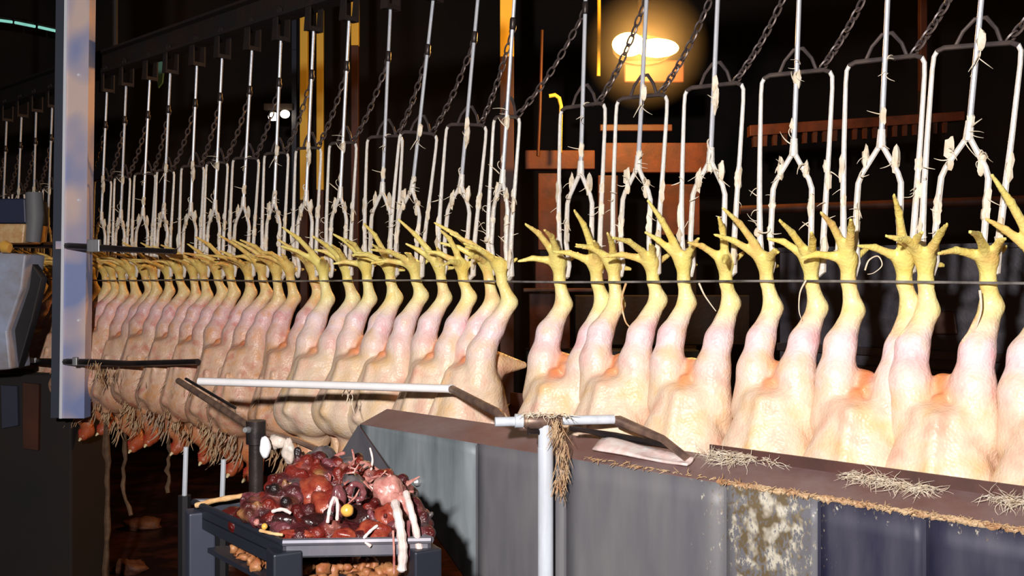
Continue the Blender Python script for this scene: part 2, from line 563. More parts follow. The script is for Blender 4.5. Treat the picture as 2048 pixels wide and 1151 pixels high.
def surface_nets(f, org, h):
    s = f < 0
    c = [s[i:f.shape[0] - 1 + i, j:f.shape[1] - 1 + j, k:f.shape[2] - 1 + k] for i in (0, 1) for j in (0, 1) for k in (0, 1)]
    cnt = sum(x.astype(np.int8) for x in c)
    act = (cnt > 0) & (cnt < 8)
    idx = np.argwhere(act)
    n = len(idx)
    vals = {}
    for i in (0, 1):
        for j in (0, 1):
            for k in (0, 1):
                vals[(i, j, k)] = f[idx[:, 0] + i, idx[:, 1] + j, idx[:, 2] + k]
    pos = np.zeros((n, 3))
    num = np.zeros(n)
    for axis in range(3):
        for p in (0, 1):
            for q in (0, 1):
                a = [0, 0, 0]
                oth = [x for x in range(3) if x != axis]
                a[oth[0]], a[oth[1]] = p, q
                b = list(a)
                b[axis] = 1
                va, vb = vals[tuple(a)], vals[tuple(b)]
                m = (va < 0) != (vb < 0)
                t = va[m] / (va[m] - vb[m])
                pt = np.tile(np.array(a, float), (m.sum(), 1))
                pt[:, axis] = t
                pos[m] += pt
                num[m] += 1
    pos = pos / num[:, None]
    verts = np.array(org) + (idx + pos) * h
    vid = -np.ones(act.shape, dtype=np.int64)
    vid[act] = np.arange(n)
    quads = []
    # x edges
    e = np.argwhere(s[:-1, 1:-1, 1:-1] != s[1:, 1:-1, 1:-1])
    for axis in range(3):
        sl0 = [slice(1, -1)] * 3
        sl1 = [slice(1, -1)] * 3
        sl0[axis] = slice(0, -1)
        sl1[axis] = slice(1, None)
        A, B = s[tuple(sl0)], s[tuple(sl1)]
        e = np.argwhere(A != B)
        fl = A[tuple(e.T)]
        off = np.array([1, 1, 1])
        off[axis] = 0
        e = e + off
        b_, c_ = [(1, 2), (2, 0), (0, 1)][axis]
        d0, d1 = np.zeros(3, int), np.zeros(3, int)
        d0[b_], d1[c_] = 1, 1
        v00 = vid[tuple((e - d0 - d1).T)]
        v10 = vid[tuple((e - d1).T)]
        v11 = vid[tuple(e.T)]
        v01 = vid[tuple((e - d0).T)]
        q = np.stack([v00, v10, v11, v01], 1)
        q[~fl] = q[~fl][:, ::-1]
        quads.append(q)
    q = np.concatenate(quads)
    q = q[(q >= 0).all(1)]
    return verts, q


def bird_prims(rng, far):
    P = []                      # (a, b, ra, rb, colour, blend)
    j = lambda a: rng.uniform(-a, a)
    wid = rng.uniform(0.96, 1.08)
    low = 0.055 if far else 0.0
    for s in (-1, 1):
        x = s * 0.055 + j(0.004)
        fy = j(0.006)
        ank = (x, fy, -0.008)
        kx = j(0.010)
        hock = (x + 0.008 + kx * 0.5, 0.012 + j(0.006), -0.062 + j(0.010))
        knee = (x * 1.05 - 0.004 + kx, -0.008 + j(0.008), -0.135)
        thi = (x * 1.02 - 0.005 + kx, -0.012, -0.200)
        hip = (x * 0.92, -0.020, -0.285)
        P.append(((x, fy - 0.008, 0.040), ank, 0.0195, 0.0125, YEL, 0.012))
        P.append((ank, hock, 0.0130, 0.0205, PYEL, 0.012))
        P.append((hock, knee, 0.0190, 0.0295, DRUM, 0.014))
        P.append((knee, thi, 0.0295, 0.0375, DRUM, 0.014))
        P.append((thi, hip, 0.0375, 0.050, CREAM, 0.016))
        # toes: three forwards (towards the breast side) and up, one back
        sets = [(-0.046, -0.048, 0.040), (-0.006, -0.070, 0.074), (0.036, -0.046, 0.048)]
        for tx, ty, tz in sets:
            tx, ty, tz = tx + j(0.018), ty + j(0.020), tz + j(0.026)
            dr = rng.uniform(0.010, 0.040)
            ln = rng.uniform(1.15, 1.55)
            tp_ = []
            for q in range(4):
                u = q / 3
                tp_.append((x + tx * u * ln * 1.05, fy - 0.008 + ty * (u + 0.45 * u * u) * ln, 0.034 + tz * 1.15 * u * ln - dr * u * u * u))
            for q in range(3):
                ra, rb = (0.0118, 0.0088, 0.0070, 0.0036)[q:q + 2]
                P.append((tp_[q], tp_[q + 1], ra, rb, YEL, 0.012 if q == 0 else 0.004))
        P.append(((x, fy, 0.03), (x + 0.014 + j(0.014), fy + 0.042 + j(0.008), 0.042 + j(0.020)), 0.0105, 0.0048, YEL, 0.008))
    # trunk: a deep breast towards the front, legs set behind it
    P.append(((0, 0.012, -0.275), (0, 0.002, -0.385 - low), 0.054 * wid, 0.092 * wid, CREAM, 0.016))
    for s in (-1, 1):
        P.append(((s * 0.022, -0.052, -0.272), (s * 0.034, -0.064, -0.400 - low), 0.038, 0.079, CREAM, 0.013))
    P.append(((0, -0.088, -0.258), (0, -0.142, -0.395 - low), 0.008, 0.012, CREAM, 0.030))
    for s in (-1, 1):
        P.append(((s * 0.046, 0.000, -0.300), (s * 0.052, -0.004, -0.400), 0.048, 0.052, CREAM, 0.018))
    P.append(((0, -0.018, -0.40), (0, -0.018, -0.455 - low), 0.080 * wid, 0.054, CREAM, 0.026))
    P.append(((0, 0.006, -0.206), (0, 0.000, -0.250), 0.024, 0.046, ORNG, 0.014))
    P.append(((0, 0.052, -0.238), (0, 0.134, -0.236 + j(0.01)), 0.036, 0.010, TAN, 0.022))
    P.append(((0.012, -0.026, -0.212), (-0.014, 0.014, -0.198), 0.011, 0.015, ORNG, 0.010))
    P.append(((-0.006, -0.040, -0.226), (0.006, -0.074, -0.268), 0.011, 0.013, ORNG, 0.012))
    # wings hanging from the shoulders
    dw = 0.05 if far else 0.0
    for s in (-1, 1):
        sh = (s * 0.064, 0.010, -0.445)
        el = (s * (0.094 + j(0.008)), 0.026 + j(0.012), -0.375 + j(0.02) - dw)
        wr = (s * (0.088 + j(0.012)), -0.014 + j(0.016), -0.475 + j(0.018) - dw)
        tp = (s * (0.062 + j(0.016)), -0.026 + j(0.018), -0.565 + j(0.02) - dw)
        P.append((sh, el, 0.027, 0.021, TAN if far else CREAM, 0.014))
        P.append((el, wr, 0.021, 0.017, TAN if far else CREAM, 0.010))
        P.append((wr, tp, 0.017, 0.007, TAN, 0.008))
    # neck and head
    nx, ny = j(0.045), -0.02 + j(0.03)
    if far:
        ny += 0.055
        nx += 0.02
    n1 = (nx * 0.3 + j(0.01), -0.022 + ny * 0.4, -0.535 - low)
    n2 = (nx * 0.9, -0.024 + ny, -0.600 - low * .5)
    hd = (nx * 1.2, -0.032 + ny, -0.645 - low * .2)
    he = (nx * 1.4, -0.054 + ny, -0.672)
    P.append(((0, -0.012, -0.46 - low), n1, 0.050, 0.036, TAN, 0.024))
    P.append((n1, n2, 0.035, 0.025, NECK, 0.014))
    P.append((n2, hd, 0.024, 0.026, HEAD, 0.012))
    P.append((hd, he, 0.0300, 0.0200, HEAD, 0.010))
    for q in range(4):          # ruffled skin on the neck
        t = 0.15 + 0.25 * q
        c = tuple(a_ * (1 - t) + b_ * t for a_, b_ in zip(n1, n2))
        P.append(((c[0] - 0.022, c[1] + j(0.01), c[2] + j(0.01)), (c[0] + 0.022, c[1] + j(0.01), c[2] + j(0.01)), 0.012, 0.012, NECK, 0.008))
    if far:
        for s in (-1, 1):       # loose folds of skin down the flanks
            for q in range(2):
                x0 = s * (0.030 + 0.03 * q) + j(0.008)
                P.append(((x0, -0.112 + 0.030 * q + j(0.006), -0.34 + j(0.03)), (x0 + j(0.02), -0.112 + 0.030 * q, -0.50 + j(0.02)), 0.007, 0.015, CREAM, 0.012))
    return P, hd, he


def grow(P, lo, hi, h, soft=0.007):
    """blend the round-cone pieces into one surface; colours by nearness to each piece"""
    dims = np.ceil((hi - lo) / h).astype(int) + 1
    f = np.full(dims, 1.0, dtype=np.float32)
    ax = [lo[i] + np.arange(dims[i]) * h for i in range(3)]
    for a, b, ra, rb, col, k in P:
        m = max(ra, rb) + 0.034
        sl = []
        for i in range(3):
            i0 = max(0, int((min(a[i], b[i]) - m - lo[i]) / h))
            i1 = min(dims[i], int((max(a[i], b[i]) + m - lo[i]) / h) + 2)
            sl.append(slice(i0, max(i1, i0 + 1)))
        X, Y, Z = np.meshgrid(ax[0][sl[0]], ax[1][sl[1]], ax[2][sl[2]], indexing='ij')
        d = cone_dist(X, Y, Z, a, b, ra, rb).astype(np.float32)
        f[tuple(sl)] = smin(f[tuple(sl)], d, k)
    v, q = surface_nets(f, lo, h)
    W = np.zeros(len(v))
    Cc = np.zeros((len(v), 3))
    D = [cone_dist(v[:, 0], v[:, 1], v[:, 2], p[0], p[1], p[2], p[3]) for p in P]
    dm = np.min(np.stack(D), 0)
    for p, d in zip(P, D):
        w = np.exp(-(d - dm) / soft)
        W += w
        Cc += w[:, None] * np.array(p[4])
    return v, q, Cc / W[:, None]


def grown_object(name, v, q, Cc, m):
    me = bpy.data.meshes.new(name)
    me.from_pydata([tuple(p) for p in v], [], [tuple(int(i) for i in r) for r in q])
    ca = me.color_attributes.new('Col', 'FLOAT_COLOR', 'POINT')
    ca.data.foreach_set('color', np.concatenate([Cc, np.ones((len(v), 1))], 1).astype(np.float32).ravel())
    me.shade_smooth()
    me.materials.append(m)
    o = bpy.data.objects.new(name, me)
    COL.objects.link(o)
    return o


def swing(p):
    z = p[2]
    t = min(max((-0.055 - z) / 0.15, 0.0), 1.0)
    return (p[0], p[1] - 0.046 * t * t * (3 - 2 * t), z)


def make_bird(seed, far):
    rng = random.Random(seed)
    P, hd, he = bird_prims(rng, far)
    P = [(swing(a), swing(b), ra, rb, c, k) for a, b, ra, rb, c, k in P]
    hd, he = swing(hd), swing(he)
    v, q, Cc = grow(P, np.array([-0.18, -0.245, -0.735]), np.array([0.18, 0.16, 0.20]), H)
    # pale hocks, yellow only above them
    t = np.clip((v[:, 2] + 0.115) / 0.05, 0, 1)[:, None]
    isleg = (v[:, 2] > -0.13)[:, None]
    leg = np.array(DRUM) * (1 - t) + np.array(PYEL) * t
    t2 = np.clip((v[:, 2] + 0.045) / 0.06, 0, 1)[:, None]
    leg = leg * (1 - t2) + np.array(YEL) * t2
    Cc = np.where(isleg, leg, Cc)
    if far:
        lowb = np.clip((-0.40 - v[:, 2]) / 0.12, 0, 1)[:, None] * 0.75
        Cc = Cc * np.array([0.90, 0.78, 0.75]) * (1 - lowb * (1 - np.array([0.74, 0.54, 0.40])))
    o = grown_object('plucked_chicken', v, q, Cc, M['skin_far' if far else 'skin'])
    hd, he = Vector(hd), Vector(he)
    d = (he - hd).normalized()
    # beak: a short curved horn; comb: a row of points
    bt = he + d * 0.012
    b = MB()
    b.tube([bt, bt + d * 0.008 + Vector((0, -0.003, 0)), bt + d * 0.015 + Vector((0, -0.003, -0.002)), bt + d * 0.021], [0.0080, 0.0060, 0.0035, 0.001], 8)
    b.build('beak', M['beak'], o)
    c = MB()
    back = Vector((0, -1, 0.5)).normalized()
    for i in range(5):
        p = hd + (he - hd) * (i / 4 - 0.1) + back * 0.018
        c.tube([p, p + back * (0.012 + 0.006 * math.sin(i))], [0.0065, 0.0020], 6)
    c.build('comb', M['comb'], o)
    if far:
        rf = random.Random(seed * 3)
        b = MB()
        for i in range(90):
            s_ = rf.choice((-1, 1))
            z = rf.uniform(-0.62, -0.36)
            t = min(max((z + 0.66) / 0.2, 0.25), 1.0)
            an = rf.uniform(-2.6, -0.5)
            p = Vector((math.cos(an) * 0.092 * t, -0.075 + math.sin(an) * 0.095 * t, z))
            d = Vector((math.cos(an) * .4 + rf.uniform(-.5, .5), math.sin(an) * .4, -1)).normalized()
            c = Vector((rf.uniform(-1, 1), rf.uniform(-.6, .3), rf.uniform(-.6, .2))) * 0.5
            ln = rf.uniform(0.025, 0.075)
            pts = []
            for m in range(6):
                pts.append(p.copy())
                p = p + d * (ln / 5)
                d = (d + c * 0.5).normalized()
            r = rf.uniform(0.0012, 0.0034)
            b.tube(pts, [r * .6, r, r * 1.2, r, r * .7, r * .3], 5)
        fo = b.build('damp_feathers', M['feather_rust'] if seed % 2 else M['feather_tan'], o)
        fo['kind'] = 'stuff'
    for s in (-1, 1):           # eyes
        MB().ball(hd * 0.5 + he * 0.5 + Vector((s * 0.0185, -0.002, 0)), 0.0038, 8, 6).build('eye', M['black'], o)
    return o


near_b = [make_bird(11 + i, False) for i in range(4)]
far_b = [make_bird(31 + i, True) for i in range(3)]

# ------------------------------------------------------------------ overhead track
tr = thing('overhead_track', L(2.0, 0, 0.90), 'dark rusty overhead conveyor track running above the row of shackles', 'conveyor track')
s_lo, s_hi = -0.7, 5.9
MB().prism([L(s_lo, -0.035, 0.905), L(s_lo, 0.035, 0.905), L(s_lo, 0.035, 0.915), L(s_lo, -0.035, 0.915)], U * (s_hi - s_lo)).build('lower_flange', M['rust'], tr, False)
MB().prism([L(s_lo, -0.004, 0.915), L(s_lo, 0.004, 0.915), L(s_lo, 0.004, 0.995), L(s_lo, -0.004, 0.995)], U * (s_hi - s_lo)).build('web', M['rust'], tr, False)
MB().prism([L(s_lo, -0.035, 0.995), L(s_lo, 0.035, 0.995), L(s_lo, 0.035, 1.005), L(s_lo, -0.035, 1.005)], U * (s_hi - s_lo)).build('upper_flange', M['rust'], tr, False)
for k in range(4):
    s = 0.5 + 1.5 * k
    MB().tube([L(s, 0, 1.005), L(s, 0, 3.12)], 0.012, 8).build('hanger_rod', M['rust'], tr)

# ------------------------------------------------------------------ shackles
OY = Vector((0, 1, 0))


def shackle_proto():
    """local frame: x along the line, z up, feet gripped near z = 0.02"""
    t = bpy.data.objects.new('leg_shackle', None)
    COL.objects.link(t)
    t['_o'] = (0, 0, 0)
    # trolley above
    b = MB()
    for y in (-0.024, 0.024):
        b.prism([(-0.018, y - 0.003, 0.83), (0.018, y - 0.003, 0.83), (0.012, y - 0.003, 0.935), (-0.012, y - 0.003, 0.935)], (0, 0.006, 0))
    b.box((0, 0, 0.838), (0.034, 0.05, 0.014))
    b.build('trolley_bracket', M['rust'], t, False)
    for y in (-0.014, 0.014):
        MB().tube([(0, y - 0.006, 0.934), (0, y - 0.004, 0.934), (0, y + 0.004, 0.934), (0, y + 0.006, 0.934)], [0.012, 0.018, 0.018, 0.012], 12).build('wheel', M['rust'], t)
    # stem, with the collar that takes the chain
    MB().tube([(0, 0, 0.84), (0, 0, 0.6), (0.0005, 0, 0.45), (0, 0, 0.275)], [0.0050, 0.0052, 0.0054, 0.0058], 9).build('stem', M['galv'], t)
    MB().tube([(0, 0, 0.672), (0, 0, 0.676), (0, 0, 0.700), (0, 0, 0.704)], [0.006, 0.0085, 0.0085, 0.006], 9).build('collar', M['darkbar'], t)
    # inner fork
    b = MB()
    b.tube([(0, 0, 0.30), (0, 0, 0.262)], [0.0075, 0.0100], 9)
    for s in (-1, 1):
        b.tube([(0, 0, 0.272), (s * 0.012, 0, 0.252), (s * 0.036, 0, 0.212), (s * 0.043, 0, 0.192), (s * 0.044, 0, 0.16), (s * 0.045, 0.001, 0.09), (s * 0.042, 0.012, 0.03), (s * 0.048, 0.013, 0.002)],
               [0.0058, 0.0056, 0.0056, 0.0060, 0.0064, 0.0064, 0.0062, 0.0056], 8)
    b.build('fork', M['wetrod'], t)
    # outer frame: crossbar with two long arms that close on the fork
    b = MB()
    left = [(-0.048, 0.013, 0.000), (-0.068, 0.012, 0.018), (-0.071, 0.003, 0.09), (-0.074, 0, 0.17), (-0.077, 0, 0.28), (-0.079, 0, 0.40), (-0.078, 0, 0.425), (-0.072, 0, 0.437), (-0.060, 0, 0.441)]
    for s in (-1, 1):
        b = MB()
        b.tube([(-s * x, y, z) for x, y, z in left[:-1]], [0.0062, 0.0070, 0.0068, 0.0062, 0.0052, 0.0045, 0.0045, 0.0045], 8)
        b.build('outer_arm', M['wetrod'], t)
    MB().tube([(-0.074, 0, 0.435), (-0.060, 0, 0.441), (0, 0.009, 0.443), (0.060, 0, 0.441), (0.074, 0, 0.435)], 0.0050, 8).build('crossbar', M['chain'], t)
    # small arch that carries the crossbar on the stem
    MB().tube([(-0.042, 0.006, 0.442), (-0.030, 0.006, 0.470), (-0.010, 0.006, 0.492), (0.010, 0.006, 0.493), (0.030, 0.006, 0.470), (0.042, 0.006, 0.442)], 0.0038, 7).build('arch', M['chain'], t)
    return t


def strands(seed, n, near=True):
    """feathers and threads of skin caught on the rods, as short curling strands"""
    rng = random.Random(seed)
    b = MB()
    spots = []
    for s in (-1, 1):
        spots += [(s * 0.075, 0.05, 0.24, 1), (s * 0.044, 0.03, 0.18, 1)]
    spots += [(0.0, 0.26, 0.33, 1.4), (0.03, 0.215, 0.25, 1.2), (-0.03, 0.215, 0.25, 1.0)]
    if near:
        spots += [(0.006, 0.40, 0.46, 1.3)]
    for i in range(n):
        x, z0, z1, k = rng.choice(spots)
        z = rng.uniform(z0, z1)
        p = Vector((x + rng.uniform(-.004, .004), -0.006 + rng.uniform(-.006, .006), z))
        d = Vector((rng.uniform(-1, 1), rng.uniform(-1, .2), rng.uniform(-1.2, .8))).normalized()
        ln = rng.uniform(0.014, 0.036) * k
        c = Vector((rng.uniform(-1, 1), rng.uniform(-1, 1), rng.uniform(-1.2, .6))) * 0.8
        pts = []
        q = p.copy()
        for m in range(8):
            pts.append(q.copy())
            q = q + d * (ln / 7)
            d = (d + c * 0.6).normalized()
        r = rng.uniform(0.0006, 0.0014)
        b.tube(pts, [r, r * 1.2, r * 1.2, r * 1.1, r, r * .8, r * .6, r * .4], 4)
    # matted lumps hugging the rods
    for i in range(n // 2):
        x, z0, z1, k = rng.choice(spots)
        z = rng.uniform(z0, z1)
        b.ball((x + rng.uniform(-.003, .003), -0.001, z), (rng.uniform(.006, .0085), .007, rng.uniform(.010, .030)), 7, 6, 0.25, rng)
    return b


proto = shackle_proto()
st_meshes = []
for i in range(4):
    o = strands(50 + i, 30).build('caught_feathers', M['feather'], proto)
    o['kind'] = 'stuff'
    st_meshes.append(o.data)
    if i:
        bpy.data.objects.remove(o)

meas = {0: 1910, 1: 1750, 2: 1578, 3: 1410, 4: 1265, 5: 1155, 6: 992, 7: 905, 8: 805, 9: 757, 10: 672}
NMAX = 26


def station(n):
    return n * (F * C0 * DK) / CT


def foot_s(n):
    if n in meas:
        return s_of(meas[n])
    r = random.Random(n * 7 + 3)
    return station(n) + r.uniform(-0.018, 0.018)


ORD = ['first', 'second', 'third', 'fourth', 'fifth', 'sixth', 'seventh', 'eighth', 'ninth', 'tenth', 'eleventh', 'twelfth', 'thirteenth', 'fourteenth']


def where(n):
    if n == -1:
        return 'cut off by the right edge'
    if n == 0:
        return 'over the trough, rightmost fully visible one'
    if n <= 4:
        return 'over the trough, %s from the right edge' % ORD[n]
    if n == 5:
        return 'over the trough, just right of the gap'
    if n == 6:
        return 'just left of the gap'
    if n <= 12:
        return '%s left of the gap' % ORD[n - 6]
    if n <= 19:
        return '%s to the right of the grey post' % ORD[19 - n]
    if n <= 21:
        return 'behind the grey post, %s of two' % ('nearer' if n == 20 else 'farther')
    return 'dim %s left of the grey post' % ORD[n - 22]


shackles, birds = {}, {}
first = True
used = set()
for n in range(-1, NMAX + 1):
    sf = foot_s(n)
    s_t = station(n) - 0.078
    alpha = math.atan2(sf - s_t, 0.86)
    r = random.Random(n + 400)
    o = proto if first else copy_tree(proto)
    first = False
    o.location = L(sf, 0, 0)
    o.rotation_euler = (0, alpha, RZ + r.uniform(-0.10, 0.10))
    if n == 6:
        o.rotation_euler[2] = RZ - 0.36
    for ch in o.children:
        if ch.name.startswith('caught_feathers'):
            ch.data = st_meshes[(n + 1) % 4]
    tag(o, 'steel leg shackle %s' % where(n), 'shackle', 'leg shackles on the overhead line')
    shackles[n] = o
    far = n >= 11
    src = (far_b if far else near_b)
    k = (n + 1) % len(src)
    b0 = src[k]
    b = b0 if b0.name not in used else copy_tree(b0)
    used.add(b0.name)
    b.location = L(sf, 0, 0)
    sc = 1.0 + r.uniform(-0.03, 0.05)
    b.scale = (sc, sc, sc)
    if n == 6:
        b.rotation_euler = (0.0, 0.04, RZ - 0.42)
    else:
        b.rotation_euler = (r.uniform(-0.03, 0.03), r.uniform(-0.02, 0.05), RZ + r.uniform(-0.14, 0.16))
    desc = 'pale plucked chicken' if n < 11 else 'tan plucked chicken'
    tag(b, '%s hanging by its feet, %s' % (desc, where(n)), 'chicken', 'plucked chickens on the line')
    birds[n] = b

# ------------------------------------------------------------------ slanting chains from each stem to the next shackle
link_me = None
bpy.context.view_layer.update()
for n in range(-1, NMAX):
    a = shackles[n].matrix_world @ Vector((0, 0.004, 0.688))
    e = shackles[n + 1].matrix_world @ Vector((0.052, 0.004, 0.443))
    t = thing('slack_chain', a, 'dark chain slanting from the shackle %s' % where(n), 'chain', 'chains between the shackles')
    d = e - a
    nl = 13
    pts = [a + d * (i / nl) + Vector((0, 0, -0.022 * math.sin(math.pi * i / nl))) for i in range(nl + 1)]
    if n <= 12:
        for i in range(nl):
            p, q = pts[i], pts[i + 1]
            x = (q - p).normalized()
            y = x.orthogonal().normalized()
            R = Matrix((x, y, x.cross(y))).transposed() @ Matrix.Rotation(math.pi / 2 * (i % 2) + 0.3, 3, 'X')
            if link_me is None:
                o = MB().torus((0, 0, 0), Matrix.Identity(3), 0.0150, 0.0075, 0.0026, 12, 5).build('link', M['chain'], origin=(0, 0, 0))
                o.parent = t
                link_me = o.data
            else:
                o = bpy.data.objects.new('link', link_me)
                COL.objects.link(o)
                o.parent = t
            o.matrix_local = Matrix.Translation((p + q) / 2 - a) @ R.to_4x4()
    else:
        b = MB()
        for i in range(nl):
            p, q = pts[i], pts[i + 1]
            x = (q - p).normalized()
            y = x.orthogonal().normalized()
            R = Matrix((x, y, x.cross(y))).transposed() @ Matrix.Rotation(math.pi / 2 * (i % 2) + 0.3, 3, 'X')
            b.torus((p + q) / 2, R, 0.0150, 0.0075, 0.0028, 10, 4)
        o = b.build('links', M['chain'], t)
        o['kind'] = 'stuff'

# ------------------------------------------------------------------ wire that holds the ankles
b = MB()
pts = [L(s, 0.024 + 0.003 * math.sin(s * 9), -0.008 + 0.002 * math.sin(s * 5)) for s in np.linspace(-0.6, 5.6, 90)]
b.tube(pts, 0.0027, 6)
tag(b.build('ankle_guide_rail', M['wire']), 'thin dark guide rail running across the ankles of all the chickens', 'rail')

# loose strands of skin and feather caught on the rail
for pts, r, m, lb in (
    ([(1252, 566), (1243, 600), (1250, 640), (1262, 660), (1266, 700)], 0.0030, 'fat', 'yellow strand of skin hanging between the third and fourth feet right of the gap'),
    ([(1398, 566), (1408, 588), (1420, 606), (1432, 622)], 0.0024, 'feather', 'pale strand slanting below the rail in the middle of the trough group'),
    ([(1612, 560), (1600, 585), (1598, 620), (1604, 640)], 0.0020, 'feather', 'thin pale strand dangling from a foot left of the dark tank'),
    ([(1730, 540), (1738, 520), (1756, 512), (1764, 530), (1748, 545), (1735, 548)], 0.0018, 'feather', 'small curled feather strand looping above the rail before the dark tank'),
    ([(1960, 580), (1962, 620), (1950, 660), (1938, 695)], 0.0026, 'feather', 'pale strand hanging beside the rightmost full bird'),
):
    ln_ = smooth_line([atw(x, y, 0.035) for x, y in pts])
    tag(MB().tube(ln_, [r * (1 - 0.7 * i / len(ln_)) for i in range(len(ln_))], 6).build('skin_strand', M[m]), lb, 'strand')

# ------------------------------------------------------------------ the trough
WF, ZF = 0.30, -0.393
WI, ZI = 0.205, -0.361
ZB = -0.95
TPX = [720, 955, 1132, 1452, 1640, 1850, 2420]
S = [s_of(x, WF) for x in TPX]
tg = thing('steel_trough', L(S[3], 0.0, -1.5), 'long stainless steel trough catching the chickens along the lower right', 'trough')
slope = 0.81
for i in range(len(S) - 1):
    a, c = S[i], S[i + 1]
    gap = 0.0012
    za = max(ZB, ZF - 0.002 - slope * (S[0] - a))
    zc = max(ZB, ZF - 0.002 - slope * (S[0] - c))
    # a grid of points so that the scum weight can vary over the sheet
    nu, nv = 10, 12
    b = MB()
    vs, fs = [], []
    for iu in range(nu + 1):
        for iv in range(nv + 1):
            s = a + (c - a) * iu / nu
            zl = max(ZB, ZF - 0.002 - slope * (S[0] - s))
            s2 = s + (-gap if iu == 0 else (gap if iu == nu else 0))
            vs.append(L(s2, WF, ZF + (zl - ZF) * iv / nv))
    for iu in range(nu):
        for iv in range(nv):
            p = iu * (nv + 1) + iv
            fs.append((p, p + 1, p + nv + 2, p + nv + 1))
    b.add(vs, fs)
    o = b.build('front_panel', M['front_end_lit' if i == 0 else ('front' if i < 4 else 'front_reflect')], tg)
    sm = o.modifiers.new('thickness', 'SOLIDIFY')
    sm.thickness = 0.003
    sm.offset = 0
    at_ = o.data.attributes.new('scum', 'FLOAT', 'POINT')
    s_c = s_of(1550, WF)
    vals = []
    for v in o.data.vertices:
        wv = Vector(v.co) + Vector(tg['_o'])
        s = (wv - P0).dot(U)
        px = F * (C0 - WF / CT) / (Y0 + s * CT - WF * ST) - 1070
        z = wv.z - EYE
        w = math.exp(-((px - 1535) / 115.0) ** 2) * (0.75 + 0.25 * math.exp(-((z + 0.44) / 0.06) ** 2))
        w = max(w, (0.45 if px > 1380 else 0.1) * math.exp(-((z - ZF) / 0.02) ** 2))
        vals.append(w)
    at_.data.foreach_set('value', vals)
    if i:
        MB().prism([L(a - 0.003, WF + 0.0016, ZF - 0.004), L(a + 0.003, WF + 0.0016, ZF - 0.004), L(a + 0.003, WF + 0.0016, za + 0.002), L(a - 0.003, WF + 0.0016, za + 0.002)], N * 0.0014).build('weld_seam', M['front' if i < 4 else 'front_reflect'], tg, False)
SA, SB = S[0], S[-1]
# sloping lip, upright inner flange, hidden sides
MB().prism([L(SA, WF, ZF + 0.001), L(SA, WI, ZI), L(SA, WI, ZI - 0.004), L(SA, WF, ZF - 0.003)], U * (SB - SA)).build('lip', M['ledge'], tg)
SFL = s_of(1420, WI)
MB().prism([L(SFL, WI + 0.002, ZI - 0.01), L(SFL, WI + 0.002, ZI + 0.021), L(SFL, WI - 0.003, ZI + 0.021), L(SFL, WI - 0.003, ZI - 0.01)], U * (SB - SFL)).build('inner_flange', M['inner'], tg)
MB().prism([L(SA, -0.30, -0.36), L(SA, -0.304, -0.36), L(SA, -0.304, ZB), L(SA, -0.30, ZB)], U * (SB - SA)).build('back_panel', M['inner'], tg)
S_B = S[0] + (ZB - ZF) / slope          # where the sloping end meets the bottom
MB().prism([L(S_B, WF, ZB), L(S_B, -0.304, ZB), L(S_B, -0.304, ZB - 0.005), L(S_B, WF, ZB - 0.005)], U * (SB - S_B)).build('bottom', M['inner'], tg)
MB().prism([L(SA, WF, ZF - 0.003), L(SA, -0.304, ZF - 0.003), L(S_B, -0.304, ZB), L(S_B, WF, ZB)], Vector((0, 0, -0.005))).build('sloping_end', M['inner'], tg)
# dark triangular gusset at the end
gp = [atw(716, 850, 0.27), atw(792, 962, 0.27), atw(742, 968, 0.27), atw(678, 912, 0.27)]
MB().prism(gp, -N * 0.006).build('end_gusset', M['traysteel'], tg, False)
for px in (1000, 1500, 2000):
    s = s_of(px, 0.2)
    MB().tube([L(s, 0.2, ZB), L(s, 0.2, -1.5)], 0.022, 10).build('leg', M['stain'], tg)
    MB().tube([L(s, -0.25, ZB), L(s, -0.25, -1.5)], 0.022, 10).build('leg', M['stain'], tg)
# small upright bracket beside the pipe
p0, p1 = atw(1150, 924, 0.284), atw(1163, 990, 0.284)
MB().prism([atw(1148, 924, 0.283), atw(1166, 928, 0.283), atw(1164, 992, 0.283), atw(1147, 988, 0.283)], N * 0.012).build('bracket', M['pipe'], tg, False, bevel=0.002)
for px, py in ((812, 958), (838, 962)):
    q = atw(px, py, WF + 0.002)
    MB().tube([q, q + N * 0.012, q + N * 0.020], [0.011, 0.011, 0.004], 8).build('bolt', M['stain'], tg)

# ------------------------------------------------------------------ feathers lying on the lip and grime along its edge


def fluff(points, n, ln, r, seed, spread=0.012, lift=0.010, down=0.0):
    rng = random.Random(seed)
    b = MB()
    for i in range(n):
        k = rng.uniform(0, len(points) - 1.001)
        a = points[int(k)].lerp(points[int(k) + 1], k - int(k))
        p = a + Vector((rng.uniform(-spread, spread), rng.uniform(-spread, spread), rng.uniform(0, lift)))
        d = Vector((rng.uniform(-1, 1), rng.uniform(-1, 1), rng.uniform(-.3, .3) - down)).normalized()
        c = Vector((rng.uniform(-1, 1), rng.uniform(-1, 1), rng.uniform(-.8, .3) - down)) * 0.5
        L_ = rng.uniform(0.3, 1.0) * ln
        pts = []
        for m in range(7):
            pts.append(p.copy())
            p = p + d * (L_ / 6)
            d = (d + c * 0.9).normalized()
            if m == 3:
                c = -c
        q = rng.uniform(0.4, 1.0) * r
        b.tube(pts, [q * .6, q, q, q * .9, q * .8, q * .6, q * .3], 4)
    return b


def lipp(px, t):
    s = s_of(px, WF)
    return L(s, WF + (WI - WF) * t, ZF + (ZI - ZF) * t + 0.004)


def on_lip(name, pxs, t, n, ln, r, seed, label, m='feather', **kw):
    o = fluff([lipp(x, t) for x in pxs], n, ln, r, seed, **kw).build(name, M[m])
    return tag(o, label, 'feathers', None, 'stuff')


